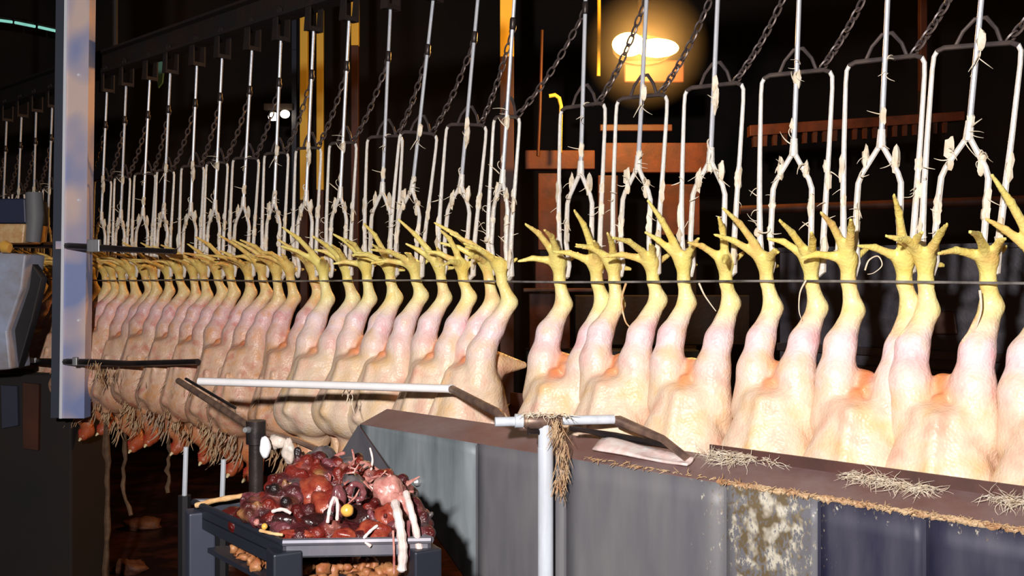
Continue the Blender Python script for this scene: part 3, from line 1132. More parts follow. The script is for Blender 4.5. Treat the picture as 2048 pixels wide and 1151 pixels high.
on_lip('feather_clump', [1370, 1420, 1455], 0.75, 220, 0.045, 0.0007, 1, 'matted tan feathers on the trough lip just right of the slanting bar', spread=0.02, lift=0.02)
on_lip('feather_clump', [1470, 1520], 0.9, 40, 0.04, 0.0008, 2, 'few thin feathers on the trough lip left of the dark strip')
on_lip('feather_clump', [1650, 1700, 1740], 0.8, 170, 0.045, 0.0007, 3, 'pale curling feathers on the middle of the trough lip', spread=0.014)
on_lip('feather_clump', [1720, 1790, 1840], 0.7, 230, 0.045, 0.0007, 4, 'broad mat of wet feathers on the trough lip under the rightmost birds', spread=0.014)
on_lip('feather_clump', [1960, 2040], 0.75, 130, 0.05, 0.0007, 5, 'thin pale feathers on the trough lip at the right edge', spread=0.016)
on_lip('grime_edge', [1440, 1520, 1600, 1700, 1800, 1900, 2000, 2100], 0.0, 900, 0.016, 0.0013, 6, 'orange tan crust of feathers along the outer edge of the trough', 'feather_rust', spread=0.004, lift=0.003)
rg2 = random.Random(77)
cr_ = [lipp(x, -0.01) + Vector((0, 0, rg2.uniform(-.004, .001))) for x in np.linspace(1435, 2140, 150)]
o = MB().tube(cr_, [rg2.uniform(0.0016, 0.0052) for _ in cr_], 6).build('grime_bead', M['feather_rust'])
tag(o, 'lumpy tan orange grime bead on the trough edge at right', 'grime', None, 'stuff')
on_lip('grime_edge', [1170, 1250, 1330, 1440], 0.02, 90, 0.02, 0.0014, 7, 'thin rusty line of grime on the trough edge beside the pipe', 'feather_rust', spread=0.003, lift=0.004)
o = fluff([atw(1225, 950, 0.286), atw(1215, 965, 0.286)], 3, 0.03, 0.0012, 8, spread=0.003).build('feather_clump', M['feather'])
tag(o, 'single small feather stuck to the trough front right of the pipe', 'feather', None, 'stuff')

# pale thin sheet lying on the lip under the slanting bar
b = MB()
nu, nv = 14, 5
vs, fs = [], []
for i in range(nu + 1):
    for k in range(nv + 1):
        u, v = i / nu, k / nv
        px = 1168 + 190 * u
        q = lipp(px, 0.30 + 0.62 * v * (1 - 0.55 * u)) + Vector((0, 0, 0.008 + 0.010 * math.sin(u * 5 + 1) * math.sin(v * 3.0)))
        vs.append(q)
for i in range(nu):
    for k in range(nv):
        p = i * (nv + 1) + k
        fs.append((p, p + 1, p + nv + 2, p + nv + 1))
b.add(vs, fs)
o = b.build('pale_flap', M['gristle'])
m_ = o.modifiers.new('thickness', 'SOLIDIFY')
m_.thickness = 0.005
tag(o, 'pale thin flap lying on the trough lip below the slanting bar', 'skin')

# ------------------------------------------------------------------ guide frame with its stand
Z1 = -0.285
qa = atz(398, 762, Z1)
qb = atz(903, 777, Z1)
qc = at(998, 826, 2.08)
cl = at(1040, 842, 2.06)
gf = thing('guide_frame', Vector((qb.x, qb.y, EYE - 1.5)), 'bright square guide bar bent across the chickens and carried on a pipe stand', 'guide rail')


def sqbar(pts, h, name, m, parent):
    return MB().tube(pts, h, 4).build(name, m, parent, False)


MB().tube([qa, qb], 0.0108, 10).build('front_bar', M['barsteel'], gf)
MB().ball(qb, 0.0125, 10, 8).build('corner', M['barsteel'], gf)
MB().tube([qb, qc, at(1003, 838, 2.07)], 0.0105, 10).build('return_bar', M['browned'], gf)
c0, c1 = at(990, 843, 2.06), at(1228, 838, 2.10)
MB().tube([c0, c1], 0.0105, 12).build('cross_pipe', M['pipe'], gf)
MB().tube([at(1046, 842, 2.06), at(1052, 842, 2.06), at(1118, 842, 2.075), at(1124, 842, 2.075)], [0.012, 0.0165, 0.0165, 0.012], 12).build('tee_fitting', M['browned'], gf)
MB().tube([at(1030, 841, 2.058), at(1046, 841, 2.06)], 0.0155, 10).build('clamp_ring', M['pipe'], gf)
pt = at(1091, 842, 2.07)
MB().tube([pt, at(1091, 905, 2.07)], 0.0165, 12).build('socket', M['pipe'], gf)
MB().tube([at(1091, 895, 2.07), Vector((at(1091, 895, 2.07).x, 2.07, 0))], [0.0172, 0.0172], 14).build('stand_pipe', M['pipe'], gf)
MB().tube([at(1091, 1, 2.07) * 0 + Vector((pt.x, 2.07, 0)), Vector((pt.x, 2.07, 0.012))], [0.06, 0.06], 14).build('foot_plate', M['stain'], gf)
MB().tube([at(1076, 862, 2.05), at(1060, 862, 2.045), at(1056, 862, 2.044)], [0.006, 0.006, 0.010], 8).build('set_screw', M['darkbar'], gf)
MB().tube([c1, at(1238, 842, 2.10), lipp(1290, .7) + Vector((0, 0, .03)), lipp(1348, 0.55) + Vector((0, 0, 0.004))], 0.0085, 10).build('slanting_bar', M['browned'], gf)
MB().tube([at(1140, 856, 2.06), at(1180, 862, 2.08), at(1232, 872, 2.11), lipp(1300, .75) + Vector((0, 0, .016))], 0.0055, 8).build('lower_rod', M['darkbar'], gf)
# left arm with its own clamp and pole
qd = at(357, 761, 2.62)
qe = at(512, 860, 2.15)
MB().tube([qd, qe], 0.0085, 10).build('left_arm', M['browned'], gf)
MB().tube([at(372, 757, 2.61), at(470, 815, 2.3)], 0.004, 8).build('arm_rod', M['darkbar'], gf)
MB().tube([qe + Vector((0, 0, 0.022)), qe + Vector((0, 0, -0.03))], [0.022, 0.022], 12).build('pole_clamp', M['darkbar'], gf)
MB().tube([qe + Vector((-0.012, -0.02, 0.004)), qe + Vector((-0.016, -0.032, 0.006))], [0.008, 0.006], 8).build('clamp_bolt', M['stain'], gf)
MB().tube([qe, Vector((qe.x, qe.y, 0))], 0.016, 12).build('pole', M['darkbar'], gf)
MB().tube([qe, at(594, 880, 2.2), at(650, 905, 2.24)], 0.0075, 8).build('rear_rod', M['browned'], gf)
o = fluff([at(1112, 842, 2.04), at(1122, 880, 2.04), at(1126, 930, 2.04), at(1118, 985, 2.04)], 170, 0.05, 0.0013, 21, spread=0.012, down=1.2).build('feather_clump', M['feather_rust'])
tag(o, 'brown rag of wet feathers hanging beside the stand pipe', 'feathers', None, 'stuff')
o = fluff([at(1040, 834, 2.05), at(1090, 832, 2.05), at(1135, 834, 2.05)], 90, 0.03, 0.0011, 22, spread=0.006).build('feather_clump', M['feather'])
tag(o, 'yellowish feathers matted on top of the pipe tee', 'feathers', None, 'stuff')
o = fluff([at(694, 772, 2.60), at(700, 800, 2.60)], 8, 0.05, 0.0022, 23, spread=0.006, down=1.0).build('feather_clump', M['feather'])
tag(o, 'few strands of skin hanging from the bright guide bar', 'feathers', None, 'stuff')

# ------------------------------------------------------------------ galvanised post with its two guide bars
YP = 3.95
pl, pr = at(109, 0, YP).x, at(179, 0, YP).x
pf = at(131, 0, YP).x
zt, zb = 4.6, at(140, 836, YP).z
po = thing('support_post', (pf, YP, zb), 'pale galvanised channel post hanging in front of the row at left', 'post')
lean = 0.035


def slab(x0, x1, y0, y1, name, m):
    top = 3.2
    dx = -lean * 0
    k = (at(109, 836, YP).x - at(109, 0, YP).x)
    vs = []
    zz = [zb, EYE + 1.17, zt]
    xx0 = [x0 - 0.0 - 0.016 * (1 if x0 > pl + 0.02 else 0), x0, x0]
    b = MB()
    sh = lambda z: -0.022 * max(0.0, min(1.0, (EYE + 1.17 - z) / 1.75))
    for z in zz:
        vs += [(x0 + sh(z), y0, z), (x1 + sh(z), y0, z), (x1 + sh(z), y1, z), (x0 + sh(z), y1, z)]
    fs = [(0, 3, 2, 1), (8, 9, 10, 11)]
    for i in (0, 4):
        for j in range(4):
            fs.append((i + j, i + (j + 1) % 4, i + 4 + (j + 1) % 4, i + 4 + j))
    b.add(vs, fs)
    return b.build(name, m, po, False)


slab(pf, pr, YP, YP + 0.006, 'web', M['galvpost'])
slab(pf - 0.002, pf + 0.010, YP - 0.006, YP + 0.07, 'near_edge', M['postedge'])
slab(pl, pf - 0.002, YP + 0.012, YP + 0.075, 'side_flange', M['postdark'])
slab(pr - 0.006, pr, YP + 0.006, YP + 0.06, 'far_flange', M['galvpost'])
for py in (150, 400, 640):
    q = at(158, py, YP)
    MB().tube([q, q + Vector((0, -0.006, 0))], 0.006, 6).build('bolt', M['postedge'], po)
# guide bars
gb = thing('upper_guide_bar', atw(170, 494, 0.20), 'dark upper guide bar clipped across the grey post at foot height', 'guide bar')
MB().tube([atw(-40, 490, 0.24), atw(105, 490, 0.235), atw(180, 494, 0.235), atw(260, 499, 0.21), atw(350, 503, 0.19)], [0.013, 0.014, 0.014, 0.012, 0.010], 8).build('bar', M['darkbar'], gb)
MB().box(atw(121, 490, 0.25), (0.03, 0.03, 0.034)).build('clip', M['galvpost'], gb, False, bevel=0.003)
MB().box(atw(188, 491, 0.25), (0.05, 0.02, 0.05)).build('clip', M['stain'], gb, False, bevel=0.003)
gb = thing('lower_guide_bar', atw(170, 722, 0.20), 'dark lower guide bar across the grey post below the thighs', 'guide bar')
MB().tube([atw(-30, 716, 0.24), atw(60, 722, 0.24), atw(180, 724, 0.24), atw(260, 727, 0.21), atw(396, 723, 0.17)], [0.013, 0.014, 0.014, 0.012, 0.011], 8).build('bar', M['darkbar'], gb)
MB().box(atw(60, 720, 0.27), (0.05, 0.02, 0.022)).build('clip', M['white'], gb, False, bevel=0.003)
MB().box(atw(151, 722, 0.26), (0.02, 0.02, 0.034)).build('clip', M['stain'], gb, False, bevel=0.003)
o = fluff([atw(190, 718, 0.27), atw(200, 745, 0.27), atw(235, 735, 0.25)], 30, 0.10, 0.0024, 31, spread=0.02, down=1.5).build('feather_clump', M['feather_rust'])
tag(o, 'tan feather shreds hanging over the lower guide bar', 'feathers', None, 'stuff')

# ------------------------------------------------------------------ things left of the post
o = MB().prism([at(-60, 500, 3.80), at(52, 508, 3.80), at(44, 575, 3.80), at(14, 662, 3.80), at(22, 738, 3.80), at(-60, 744, 3.80)], (0, 0.16, 0)).build('plastic_tub', M['tub'], smooth=False, bevel=0.008)
tag(o, 'pale blue grey plastic tub with slanted side at the left edge', 'tub')
o = MB().prism([at(54, 512, 3.86), at(84, 556, 3.86), at(64, 640, 3.86), at(36, 738, 3.86), at(20, 700, 3.86), at(16, 660, 3.86), at(44, 580, 3.86)], (0, 0.05, 0)).build('black_plate', M['black'], smooth=False, bevel=0.004)
tag(o, 'narrow black plate leaning beside the pale plastic tub', 'plate')
cr = thing('blue_crate', at(10, 458, 3.95), 'dark blue crate with rusty base rim at the left edge', 'crate')
MB().prism([at(-60, 398, 3.95), at(50, 396, 3.95), at(52, 446, 3.95), at(-60, 446, 3.95)], (0, 0.2, 0)).build('body', mat('dark_blue_plastic', (0.025, 0.03, 0.07), 0.5), cr, False, bevel=0.006)
MB().prism([at(-60, 447, 3.94), at(50, 447, 3.94), at(46, 486, 3.94), at(-60, 486, 3.94)], (0, 0.2, 0)).build('rim', M['fat'], cr, False, bevel=0.006)
o = MB().tube([at(68, 385, 3.98), at(70, 430, 3.98), at(66, 484, 3.98)], [0.034, 0.036, 0.030], 12).build('grey_hose', mat('grey_hose_rubber', (0.16, 0.16, 0.17), 0.6))
tag(o, 'short thick grey hose standing beside the blue crate', 'hose')
o = MB().tube([at(4, 488, 3.78), at(10, 494, 3.78), at(20, 496, 3.78)], [0.022, 0.024, 0.02], 10).build('yellow_knob', M['yolk'])
tag(o, 'small yellow knob at the left edge on the guide bar', 'knob')
cb = thing('dark_cabinet', (at(50, 1100, 4.1).x, 4.3, 0), 'dark brown cabinet below the guide bar at lower left', 'cabinet')
MB().box((at(40, 0, 4.1).x, 4.35, (EYE - 0.42) / 2), (0.40, 0.4, EYE - 0.42)).build('body', M['concrete'], cb, False, bevel=0.01)
MB().prism([at(2, 770, 4.13), at(34, 772, 4.13), at(36, 850, 4.13), at(4, 856, 4.13)], (0, 0.02, 0)).build('panel', M['bluegrey'], cb, False)
MB().prism([at(46, 765, 4.13), at(78, 768, 4.13), at(76, 900, 4.13), at(46, 896, 4.13)], (0, 0.02, 0)).build('panel', M['brownpaint_shade'], cb, False)

# ------------------------------------------------------------------ the offal tray
ZR = -0.487
tA, tB, tC = atz(388, 1003, ZR), atz(566, 1084, ZR), atz(862, 1079, ZR)
tD = tA + tC - tB
ctr = (tA + tB + tC + tD) / 4
ty = thing('offal_tray', Vector((ctr.x, ctr.y, 0)), 'dark steel tray on legs heaped with offal at the bottom centre', 'tray')
dn = Vector((0, 0, -0.17))
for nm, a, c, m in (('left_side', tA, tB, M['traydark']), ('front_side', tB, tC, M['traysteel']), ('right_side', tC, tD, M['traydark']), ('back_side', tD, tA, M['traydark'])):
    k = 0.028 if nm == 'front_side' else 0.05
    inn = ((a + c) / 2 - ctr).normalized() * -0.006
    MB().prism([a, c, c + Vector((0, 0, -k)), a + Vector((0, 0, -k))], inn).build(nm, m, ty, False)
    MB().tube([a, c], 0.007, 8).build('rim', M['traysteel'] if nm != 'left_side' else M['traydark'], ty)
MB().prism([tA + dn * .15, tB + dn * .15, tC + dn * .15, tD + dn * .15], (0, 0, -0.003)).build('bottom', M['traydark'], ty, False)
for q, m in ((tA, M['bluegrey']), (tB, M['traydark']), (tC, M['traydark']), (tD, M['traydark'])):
    w = q + (ctr - q) * 0.06
    MB().box((w.x, w.y, (EYE + ZR - 0.01) / 2), (0.055, 0.055, EYE + ZR - 0.02), 0.5).build('leg', m, ty, False, bevel=0.004)
sh = Vector((0, 0, -0.092))
MB().prism([tA * .9 + ctr * .1 + sh, tB * .9 + ctr * .1 + sh, tC * .9 + ctr * .1 + sh, tD * .9 + ctr * .1 + sh], (0, 0, -0.01)).build('lower_shelf', M['traydark'], ty, False)

RG = random.Random(5)


def tp(px, py, h=0.0, depth=None):
    """point over the tray, h above the rim plane"""
    return atz(px, py, ZR + h)


# the heap of scraps nobody could count: one surface
PAL = [((0.075, 0.006, 0.005), 5), ((0.17, 0.016, 0.010), 4), ((0.06, 0.010, 0.012), 5), ((0.16, 0.045, 0.055), 3), ((0.012, 0.006, 0.007), 4), ((0.28, 0.09, 0.07), 2), ((0.28, 0.13, 0.05), 1.2), ((0.07, 0.06, 0.06), 2)]
topl = [(480, 1005), (530, 990), (565, 950), (592, 908), (640, 905), (700, 900), (760, 935), (810, 970), (850, 1030)]


def top_at(px):
    for (x0, y0), (x1, y1) in zip(topl, topl[1:]):
        if x0 <= px <= x1:
            return y0 + (y1 - y0) * (px - x0) / (x1 - x0)
    return 1030


P = []
for i in range(330):
    px = RG.uniform(488, 848)
    ty_ = top_at(px)
    py = ty_ + 8 + (1074 - ty_ - 8) * RG.random()
    if py > 1003 + 0.455 * (px - 388) - 14:
        continue
    Y = 1.80 + (1074 - py) / 174 * 0.235 + RG.uniform(-0.012, 0.012)
    c = at(px, py, Y)
    d = Vector((RG.uniform(-1, 1), RG.uniform(-.5, .5), RG.uniform(-.9, .9))).normalized() * RG.uniform(0.004, 0.030)
    r = RG.uniform(0.004, 0.014)
    P.append((tuple(c - d), tuple(c + d), r, r * RG.uniform(.5, 1.1), RG.choices([p[0] for p in PAL], [p[1] for p in PAL])[0], 0.006))
for i in range(60):             # filling below
    u, v_ = RG.random(), RG.random()
    q = tA.lerp(tB, u).lerp(tD.lerp(tC, u), v_).lerp(ctr, 0.24) + Vector((0, 0, -0.02 + RG.uniform(-.01, .02)))
    P.append((tuple(q), tuple(q + Vector((RG.uniform(-.02, .02), RG.uniform(-.02, .02), 0))), 0.024, 0.02, RG.choice([PAL[0][0], PAL[2][0], PAL[4][0]]), 0.010))
pts = np.array([p[0] for p in P] + [p[1] for p in P])
v, q, Cc = grow(P, pts.min(0) - 0.04, pts.max(0) + 0.04, 0.0036, 0.0025)
o = grown_object('offal_heap', v, q, Cc, M['flesh_heap'])
tag(o, 'dark red heap of offal scraps filling the steel tray', 'offal', None, 'stuff')


def lump(px, py, Y, w, h, m, label, name='offal_lump', rot=0.0, rough=0.16, dpt=None):
    k = Y / F
    R = Matrix.Rotation(rot, 3, 'Y')
    o = MB().ball(at(px, py, Y), (w * k / 2, (dpt or min(w, h)) * k / 2, h * k / 2), 20, 14, rough, RG, R, 2.4).build(name, M[m], sharp=False)
    return tag(o, label, 'offal', 'offal on the tray')


lump(630, 985, 1.93, 78, 70, 'flesh_red', 'large bright red lump in the middle of the offal heap', rot=0.5)
lump(655, 1015, 1.88, 80, 62, 'flesh_red', 'red sloping slab of offal right below the large red lump', rot=0.6)
lump(592, 952, 1.98, 52, 60, 'flesh_red', 'red lump at the top of the heap under the white object')
lump(600, 972, 1.95, 44, 36, 'fat', 'tan piece of fat on the upper left of the heap', rot=-0.6)
lump(566, 985, 1.93, 22, 58, 'fat', 'narrow tan strip on the left slope of the heap', rot=0.6)
lump(622, 1042, 1.84, 70, 36, 'flesh_dark', 'black clot low in the middle of the tray')
lump(562, 1040, 1.84, 78, 34, 'flesh_dark', 'black hollow piece at the front left corner of the tray')
lump(515, 1010, 1.95, 60, 48, 'flesh_purple', 'purple gut piece at the left end of the heap', 'gut_piece')
lump(500, 996, 2.0, 30, 30, 'flesh_purple', 'small pinkish purple bit on the left rim', 'gut_piece')
lump(710, 990, 1.90, 66, 80, 'greygut', 'dark grey round organ right of centre', 'organ')
lump(725, 1040, 1.85, 76, 52, 'flesh_dark', 'dark wet lump below the yellow yolk')
lump(694, 1020, 1.80, 27, 25, 'yolk', 'round yellow yolk on the dark organ', 'yolk', rough=0.04)
lump(529, 1052, 1.80, 13, 13, 'yolk', 'tiny yellow bead on the front left rim', 'yolk', rough=0.05)
lump(513, 1044, 1.82, 13, 13, 'flesh_pink', 'tiny pink bead beside the yellow one', 'gut_piece', rough=0.1)
lump(590, 1068, 1.79, 70, 22, 'flesh_red', 'flat red strip hanging over the front rim at left')
lump(690, 1070, 1.79, 50, 30, 'flesh_red', 'red bit on the front rim at centre')
lump(748, 1062, 1.80, 72, 42, 'flesh_red', 'red wet piece on the front rim left of the white tubes')
lump(772, 1040, 1.83, 50, 70, 'flesh_red', 'upright red piece behind the white tubes', rot=0.2)
lump(845, 1060, 1.86, 34, 26, 'fat', 'orange scrap against the trough side')
lump(780, 985, 1.88, 70, 60, 'flesh_pink', 'pale pink flesh at the root of the white tubes', 'flesh_piece', rot=0.7)
lump(805, 1020, 1.86, 50, 76, 'flesh_pink', 'pink flesh running down into the white tubes', 'flesh_piece', rot=-0.3)
lump(640, 925, 2.05, 60, 70, 'greygut', 'dark mass behind the top of the heap', 'organ')
lump(715, 945, 2.0, 90, 60, 'greygut', 'dark grey mass below the trough gusset', 'organ')
lump(676, 1003, 1.85, 34, 60, 'flesh_purple', 'purple fold left of the yolk', 'gut_piece')


def cord(pts, r, m, label, name='sinew', cat='offal'):
    # smooth the polyline
    P = [Vector(p) for p in pts]
    out = []
    for i in range(len(P) - 1):
        p0, p1, p2, p3 = P[max(i - 1, 0)], P[i], P[i + 1], P[min(i + 2, len(P) - 1)]
        for k in range(6):
            t = k / 6
            out.append(0.5 * ((2 * p1) + (p2 - p0) * t + (2 * p0 - 5 * p1 + 4 * p2 - p3) * t * t + (3 * p1 - p0 - 3 * p2 + p3) * t ** 3))
    out.append(P[-1])
    rs = [r * (1 + 0.12 * math.sin(i * 1.7)) for i in range(len(out))]
    rs[-1] = r * 0.75
    return tag(MB().tube(out, rs, 9).build(name, M[m]), label, cat, 'offal on the tray')


cord([at(790, 1005, 1.82), at(797, 1035, 1.77), at(803, 1070, 1.75), at(806, 1105, 1.745), at(803, 1142, 1.745)], 0.0085, 'gristle', 'thick white tube hanging over the front of the tray', 'windpipe')
cord([at(812, 985, 1.84), at(822, 1020, 1.79), at(832, 1060, 1.77), at(842, 1112, 1.77)], 0.0065, 'gristle', 'second white tube hanging just right of the thick one', 'windpipe')
cord([at(786, 1060, 1.765), at(788, 1100, 1.755), at(788, 1146, 1.755)], 0.0022, 'flesh_pink', 'thin pink thread hanging left of the thick white tube')
cord([at(818, 1040, 1.775), at(816, 1090, 1.765), at(818, 1120, 1.765)], 0.0035, 'flesh_purple', 'thin dark thread between the two white tubes')
cord([at(655, 1045, 1.78), at(660, 1015, 1.79), at(668, 995, 1.80), at(675, 1005, 1.79), at(674, 1040, 1.785)], 0.0032, 'gristle', 'white looped cord standing left of the yolk')
cord([at(742, 1092, 1.755), at(728, 1078, 1.76), at(740, 1062, 1.77), at(755, 1050, 1.78)], 0.0030, 'gristle', 'short white curl on the front rim')
cord([at(545, 1022, 1.83), at(565, 1018, 1.82), at(582, 1026, 1.82)], 0.0035, 'gristle', 'pale curved sliver across the black hollow piece')
cord([at(520, 1060, 1.79), at(545, 1066, 1.775), at(566, 1069, 1.77)], 0.0030, 'fat', 'pale sliver lying along the front left rim')
cord([at(700, 985, 1.82), at(706, 968, 1.82), at(722, 972, 1.82), at(726, 992, 1.82), at(712, 1000, 1.82)], 0.0058, 'flesh_purple', 'mauve coiled gut above the yolk', 'gut_coil')
cord([at(392, 1010, 2.04), at(430, 1000, 2.03), at(490, 990, 2.02)], 0.0055, 'fat', 'tan string of fat along the left rim')
cord([at(680, 945, 1.97), at(720, 952, 1.95), at(760, 968, 1.92), at(790, 985, 1.88)], 0.0055, 'flesh_pink', 'pink sinew stretched above the dark organ')
cord([at(700, 930, 2.0), at(730, 925, 1.98), at(765, 945, 1.95), at(800, 960, 1.92)], 0.0035, 'flesh_pink', 'thin pink sinew under the trough gusset')
cord([at(606, 905, 2.05), at(612, 925, 2.03), at(608, 945, 2.02)], 0.004, 'gristle', 'pale sinew upright at the top of the heap')
cord([at(640, 960, 1.95), at(660, 940, 1.97), at(672, 912, 2.0), at(690, 905, 2.0)], 0.004, 'flesh_pink', 'pink strand rising towards the hanging necks')
cord([at(700, 950, 1.96), at(708, 920, 1.97), at(704, 898, 1.98)], 0.0022, 'flesh_pink', 'short fine pink strand upright behind the dark organ')
cord([at(742, 940, 1.94), at(745, 918, 1.95), at(740, 895, 1.96)], 0.0022, 'gristle', 'short fine white strand upright under the gusset')
b = MB()
for i in range(46):
    px, py = RG.uniform(640, 830), RG.uniform(925, 1010)
    Y = RG.uniform(1.84, 1.95)
    p = at(px, py, Y)
    d = Vector((RG.uniform(-1, 1), RG.uniform(-.4, .2), RG.uniform(-.9, .5))) * 0.022
    c = Vector((RG.uniform(-1, 1), 0, RG.uniform(-1, 1))) * 0.012
    b.tube([p, p + d + c, p + d * 2], [0.0012, 0.0028, 0.0010], 5)
tag(b.build('sinew_shreds', M['flesh_pink']), 'pink sinew shreds strewn over the right half of the heap', 'offal', None, 'stuff')
b = MB()
for i in range(150):
    px, py = RG.uniform(600, 810), RG.uniform(1118, 1160)
    p = atz(px, py, ZR - 0.075)
    p.z = tB.z - 0.30 + RG.uniform(0.0, 0.05)
    q = tA.lerp(tB, RG.uniform(.15, .9)).lerp(tD.lerp(tC, RG.uniform(.15, .9)), RG.uniform(.1, .9))
    b.ball(Vector((q.x, q.y, tB.z - 0.088 + RG.random() * 0.014)), (RG.uniform(.008, .02), RG.uniform(.008, .02), RG.uniform(.006, .016)), 8, 6, 0.3, RG)
tag(b.build('shelf_scraps', M['waste_orange'], sharp=False), 'orange brown scraps on the shelf under the offal tray', 'offal', None, 'stuff')

o = MB()
o.ball(at(531, 894, 2.00), (0.012, 0.012, 0.024), 14, 10, 0.08, RG)
tag(o.build('white_lump', M['white'], sharp=False), 'shiny white lump beside the dark pole clamp above the heap', 'lump')
o = MB()
o.ball(at(556, 884, 2.03), (0.022, 0.014, 0.015), 14, 10, 0.2, RG)
o.ball(at(578, 902, 2.02), (0.014, 0.012, 0.028), 14, 10, 0.2, RG)
tag(o.build('skin_scrap', mat('grey_beige_skin', (0.42, 0.38, 0.33), 0.4, 0, col2=(0.66, 0.54, 0.46), scale=(40, 40, 40), bump=0.004), sharp=False), 'greyish beige scrap of skin right of the shiny white lump', 'skin')

# thin rods behind the tray and hanging shreds
for px, y0, y1, Y, lb in ((372, 893, 990, 2.9, 'thin bright steel rod below the hanging heads, left of two'), (447, 918, 1000, 2.8, 'thin bright steel rod below the hanging heads, right of two')):
    t = thing('steel_rod', at(px, y1, Y), lb, 'rod', 'thin rods below the heads')
    MB().tube([at(px, y0, Y), at(px - 3, y1, Y)], 0.0075, 8).build('rod', M['pipe'], t)
    MB().tube([at(px - 3, y1, Y), Vector((at(px - 3, y1, Y).x, Y, 0))], 0.020, 8).build('base_post', M['black'], t)


def shred(pts, r, label, seed):
    rng = random.Random(seed)
    out = []
    for i in range(len(pts) - 1):
        for k in range(4):
            q = Vector(pts[i]).lerp(Vector(pts[i + 1]), k / 4)
            out.append(q + Vector((rng.uniform(-.006, .006), rng.uniform(-.006, .006), 0)))
    out.append(Vector(pts[-1]))
    rs = [r * rng.uniform(0.6, 1.2) for _ in out]
    return tag(MB().tube(out, rs, 7).build('hanging_shred', M['shred']), label, 'shred', 'shreds hanging under the heads')


shred([atw(212, 800, 0.08), atw(213, 885, 0.06), atw(215, 960, 0.05), atw(214, 1060, 0.05), atw(210, 1160, 0.05)], 0.014, 'long brown shred hanging to the floor right of the post', 61)
shred([atw(250, 800, 0.08), atw(250, 900, 0.05), atw(246, 970, 0.05), atw(262, 1030, 0.05)], 0.009, 'thin brown shred hanging beside the longest one', 62)
shred([atw(340, 800, 0.08), atw(340, 895, 0.05), atw(334, 940, 0.05), atw(336, 985, 0.05)], 0.008, 'thin brown shred hanging left of the bright rods', 63)

for px, py, w, h, lb in ((285, 1036, 70, 28, 'brown lump of waste on the dark floor at lower left'), (262, 1128, 60, 36, 'reddish waste lump at the bottom edge left of the tray'), (450, 1122, 60, 24, 'brown waste lump under the tray at its left leg'), (90, 1120, 90, 30, 'dim red waste lump at the bottom left corner')):
    p = atz(px, py, -1.46) if py > 1040 else atz(px, py, -1.44)
    k = p.y / F
    o = MB().ball((p.x, p.y, 0.02), (w * k / 2, w * k / 3, h * k / 2), 16, 10, 0.25, RG).build('waste_lump', M['waste'], sharp=False)
    tag(o, lb, 'waste', 'waste lumps on the floor')

# ------------------------------------------------------------------ background: columns, pipes, beams, tank, lamps


def column(px0, px1, Y, split, label, m_up='yellow', m_dn='brownpaint_shade', top=4.6, group='columns behind the line'):  # yellow over brown paints in where the lamp light ends on a column
    x0, x1 = at(px0, 0, Y).x, at(px1, 0, Y).x
    c = thing('back_column', ((x0 + x1) / 2, Y, 0), label, 'column', group)
    zs = at(0, split, Y).z
    w = x1 - x0
    xc = (x0 + x1) / 2
    b = MB().box((xc, Y, (zs + top) / 2), (w, w, top - zs))
    b.build('upper_section', M[m_up], c, False, bevel=0.004)
    MB().box((xc, Y, zs / 2 + 0.0), (w, w * 0.98, zs)).build('lower_section', M[m_dn], c, False, bevel=0.004)
    MB().box((xc, Y, 0.01), (w * 2, w * 2, 0.02)).build('base_plate', M['rust'], c, False)
    return c


column(1000, 1028, 6.2, 116, 'column with top coloured lamp-lit yellow, nearest left of the big lamp')
column(703, 718, 6.8, 92, 'slim column coloured lamp-lit yellow at top and unlit brown below, left of centre')
column(601, 616, 7.0, 400, 'column coloured lamp-lit yellow, left of a close pair')
column(634, 648, 7.0, 380, 'column coloured lamp-lit yellow, right of a close pair')
column(584, 594, 7.1, 100, 'slim blue grey column beside the yellow pair', 'bluegrey', 'bluegrey')
column(1838, 1852, 6.0, 182, 'slim brown column at upper right, broken off behind the shackles', 'brownpaint_shade', 'rust')


def hpipe(pts, r, m, label, name, cat):
    return tag(MB().tube(pts, r, 10).build(name, M[m]), label, cat)


hpipe([at(1098, 192, 5.8), at(1110, 190, 5.8), at(1118, 196, 5.8), at(1122, 212, 5.8), at(1121, 250, 5.8), at(1120, 305, 5.8)], 0.012, 'yellow', 'yellow pipe with a bent top left of the nearest shackle pair', 'bent_pipe', 'pipe')
hpipe([at(1198, -20, 5.8), at(1198, 80, 5.8), at(1197, 152, 5.8)], 0.012, 'yellow', 'thin yellow pipe hanging left of the big lamp', 'hanging_pipe', 'pipe')
hpipe([at(1084, 60, 5.8), at(1080, 220, 5.8), at(1076, 312, 5.8)], 0.010, 'brownpaint_shade', 'thin rusty pipe right of the column with the lamp-lit yellow top', 'hanging_pipe', 'pipe')
o = MB().prism([at(310, 120, 5.6), at(328, 124, 5.6), at(324, 165, 5.6), at(316, 175, 5.6)], (0, 0.02, 0)).build('sheen_strip', M['green'], smooth=False)  # strip stands for a green reflection seen up there
tag(o, 'small green strip put in for a sheen high at left', 'strip')

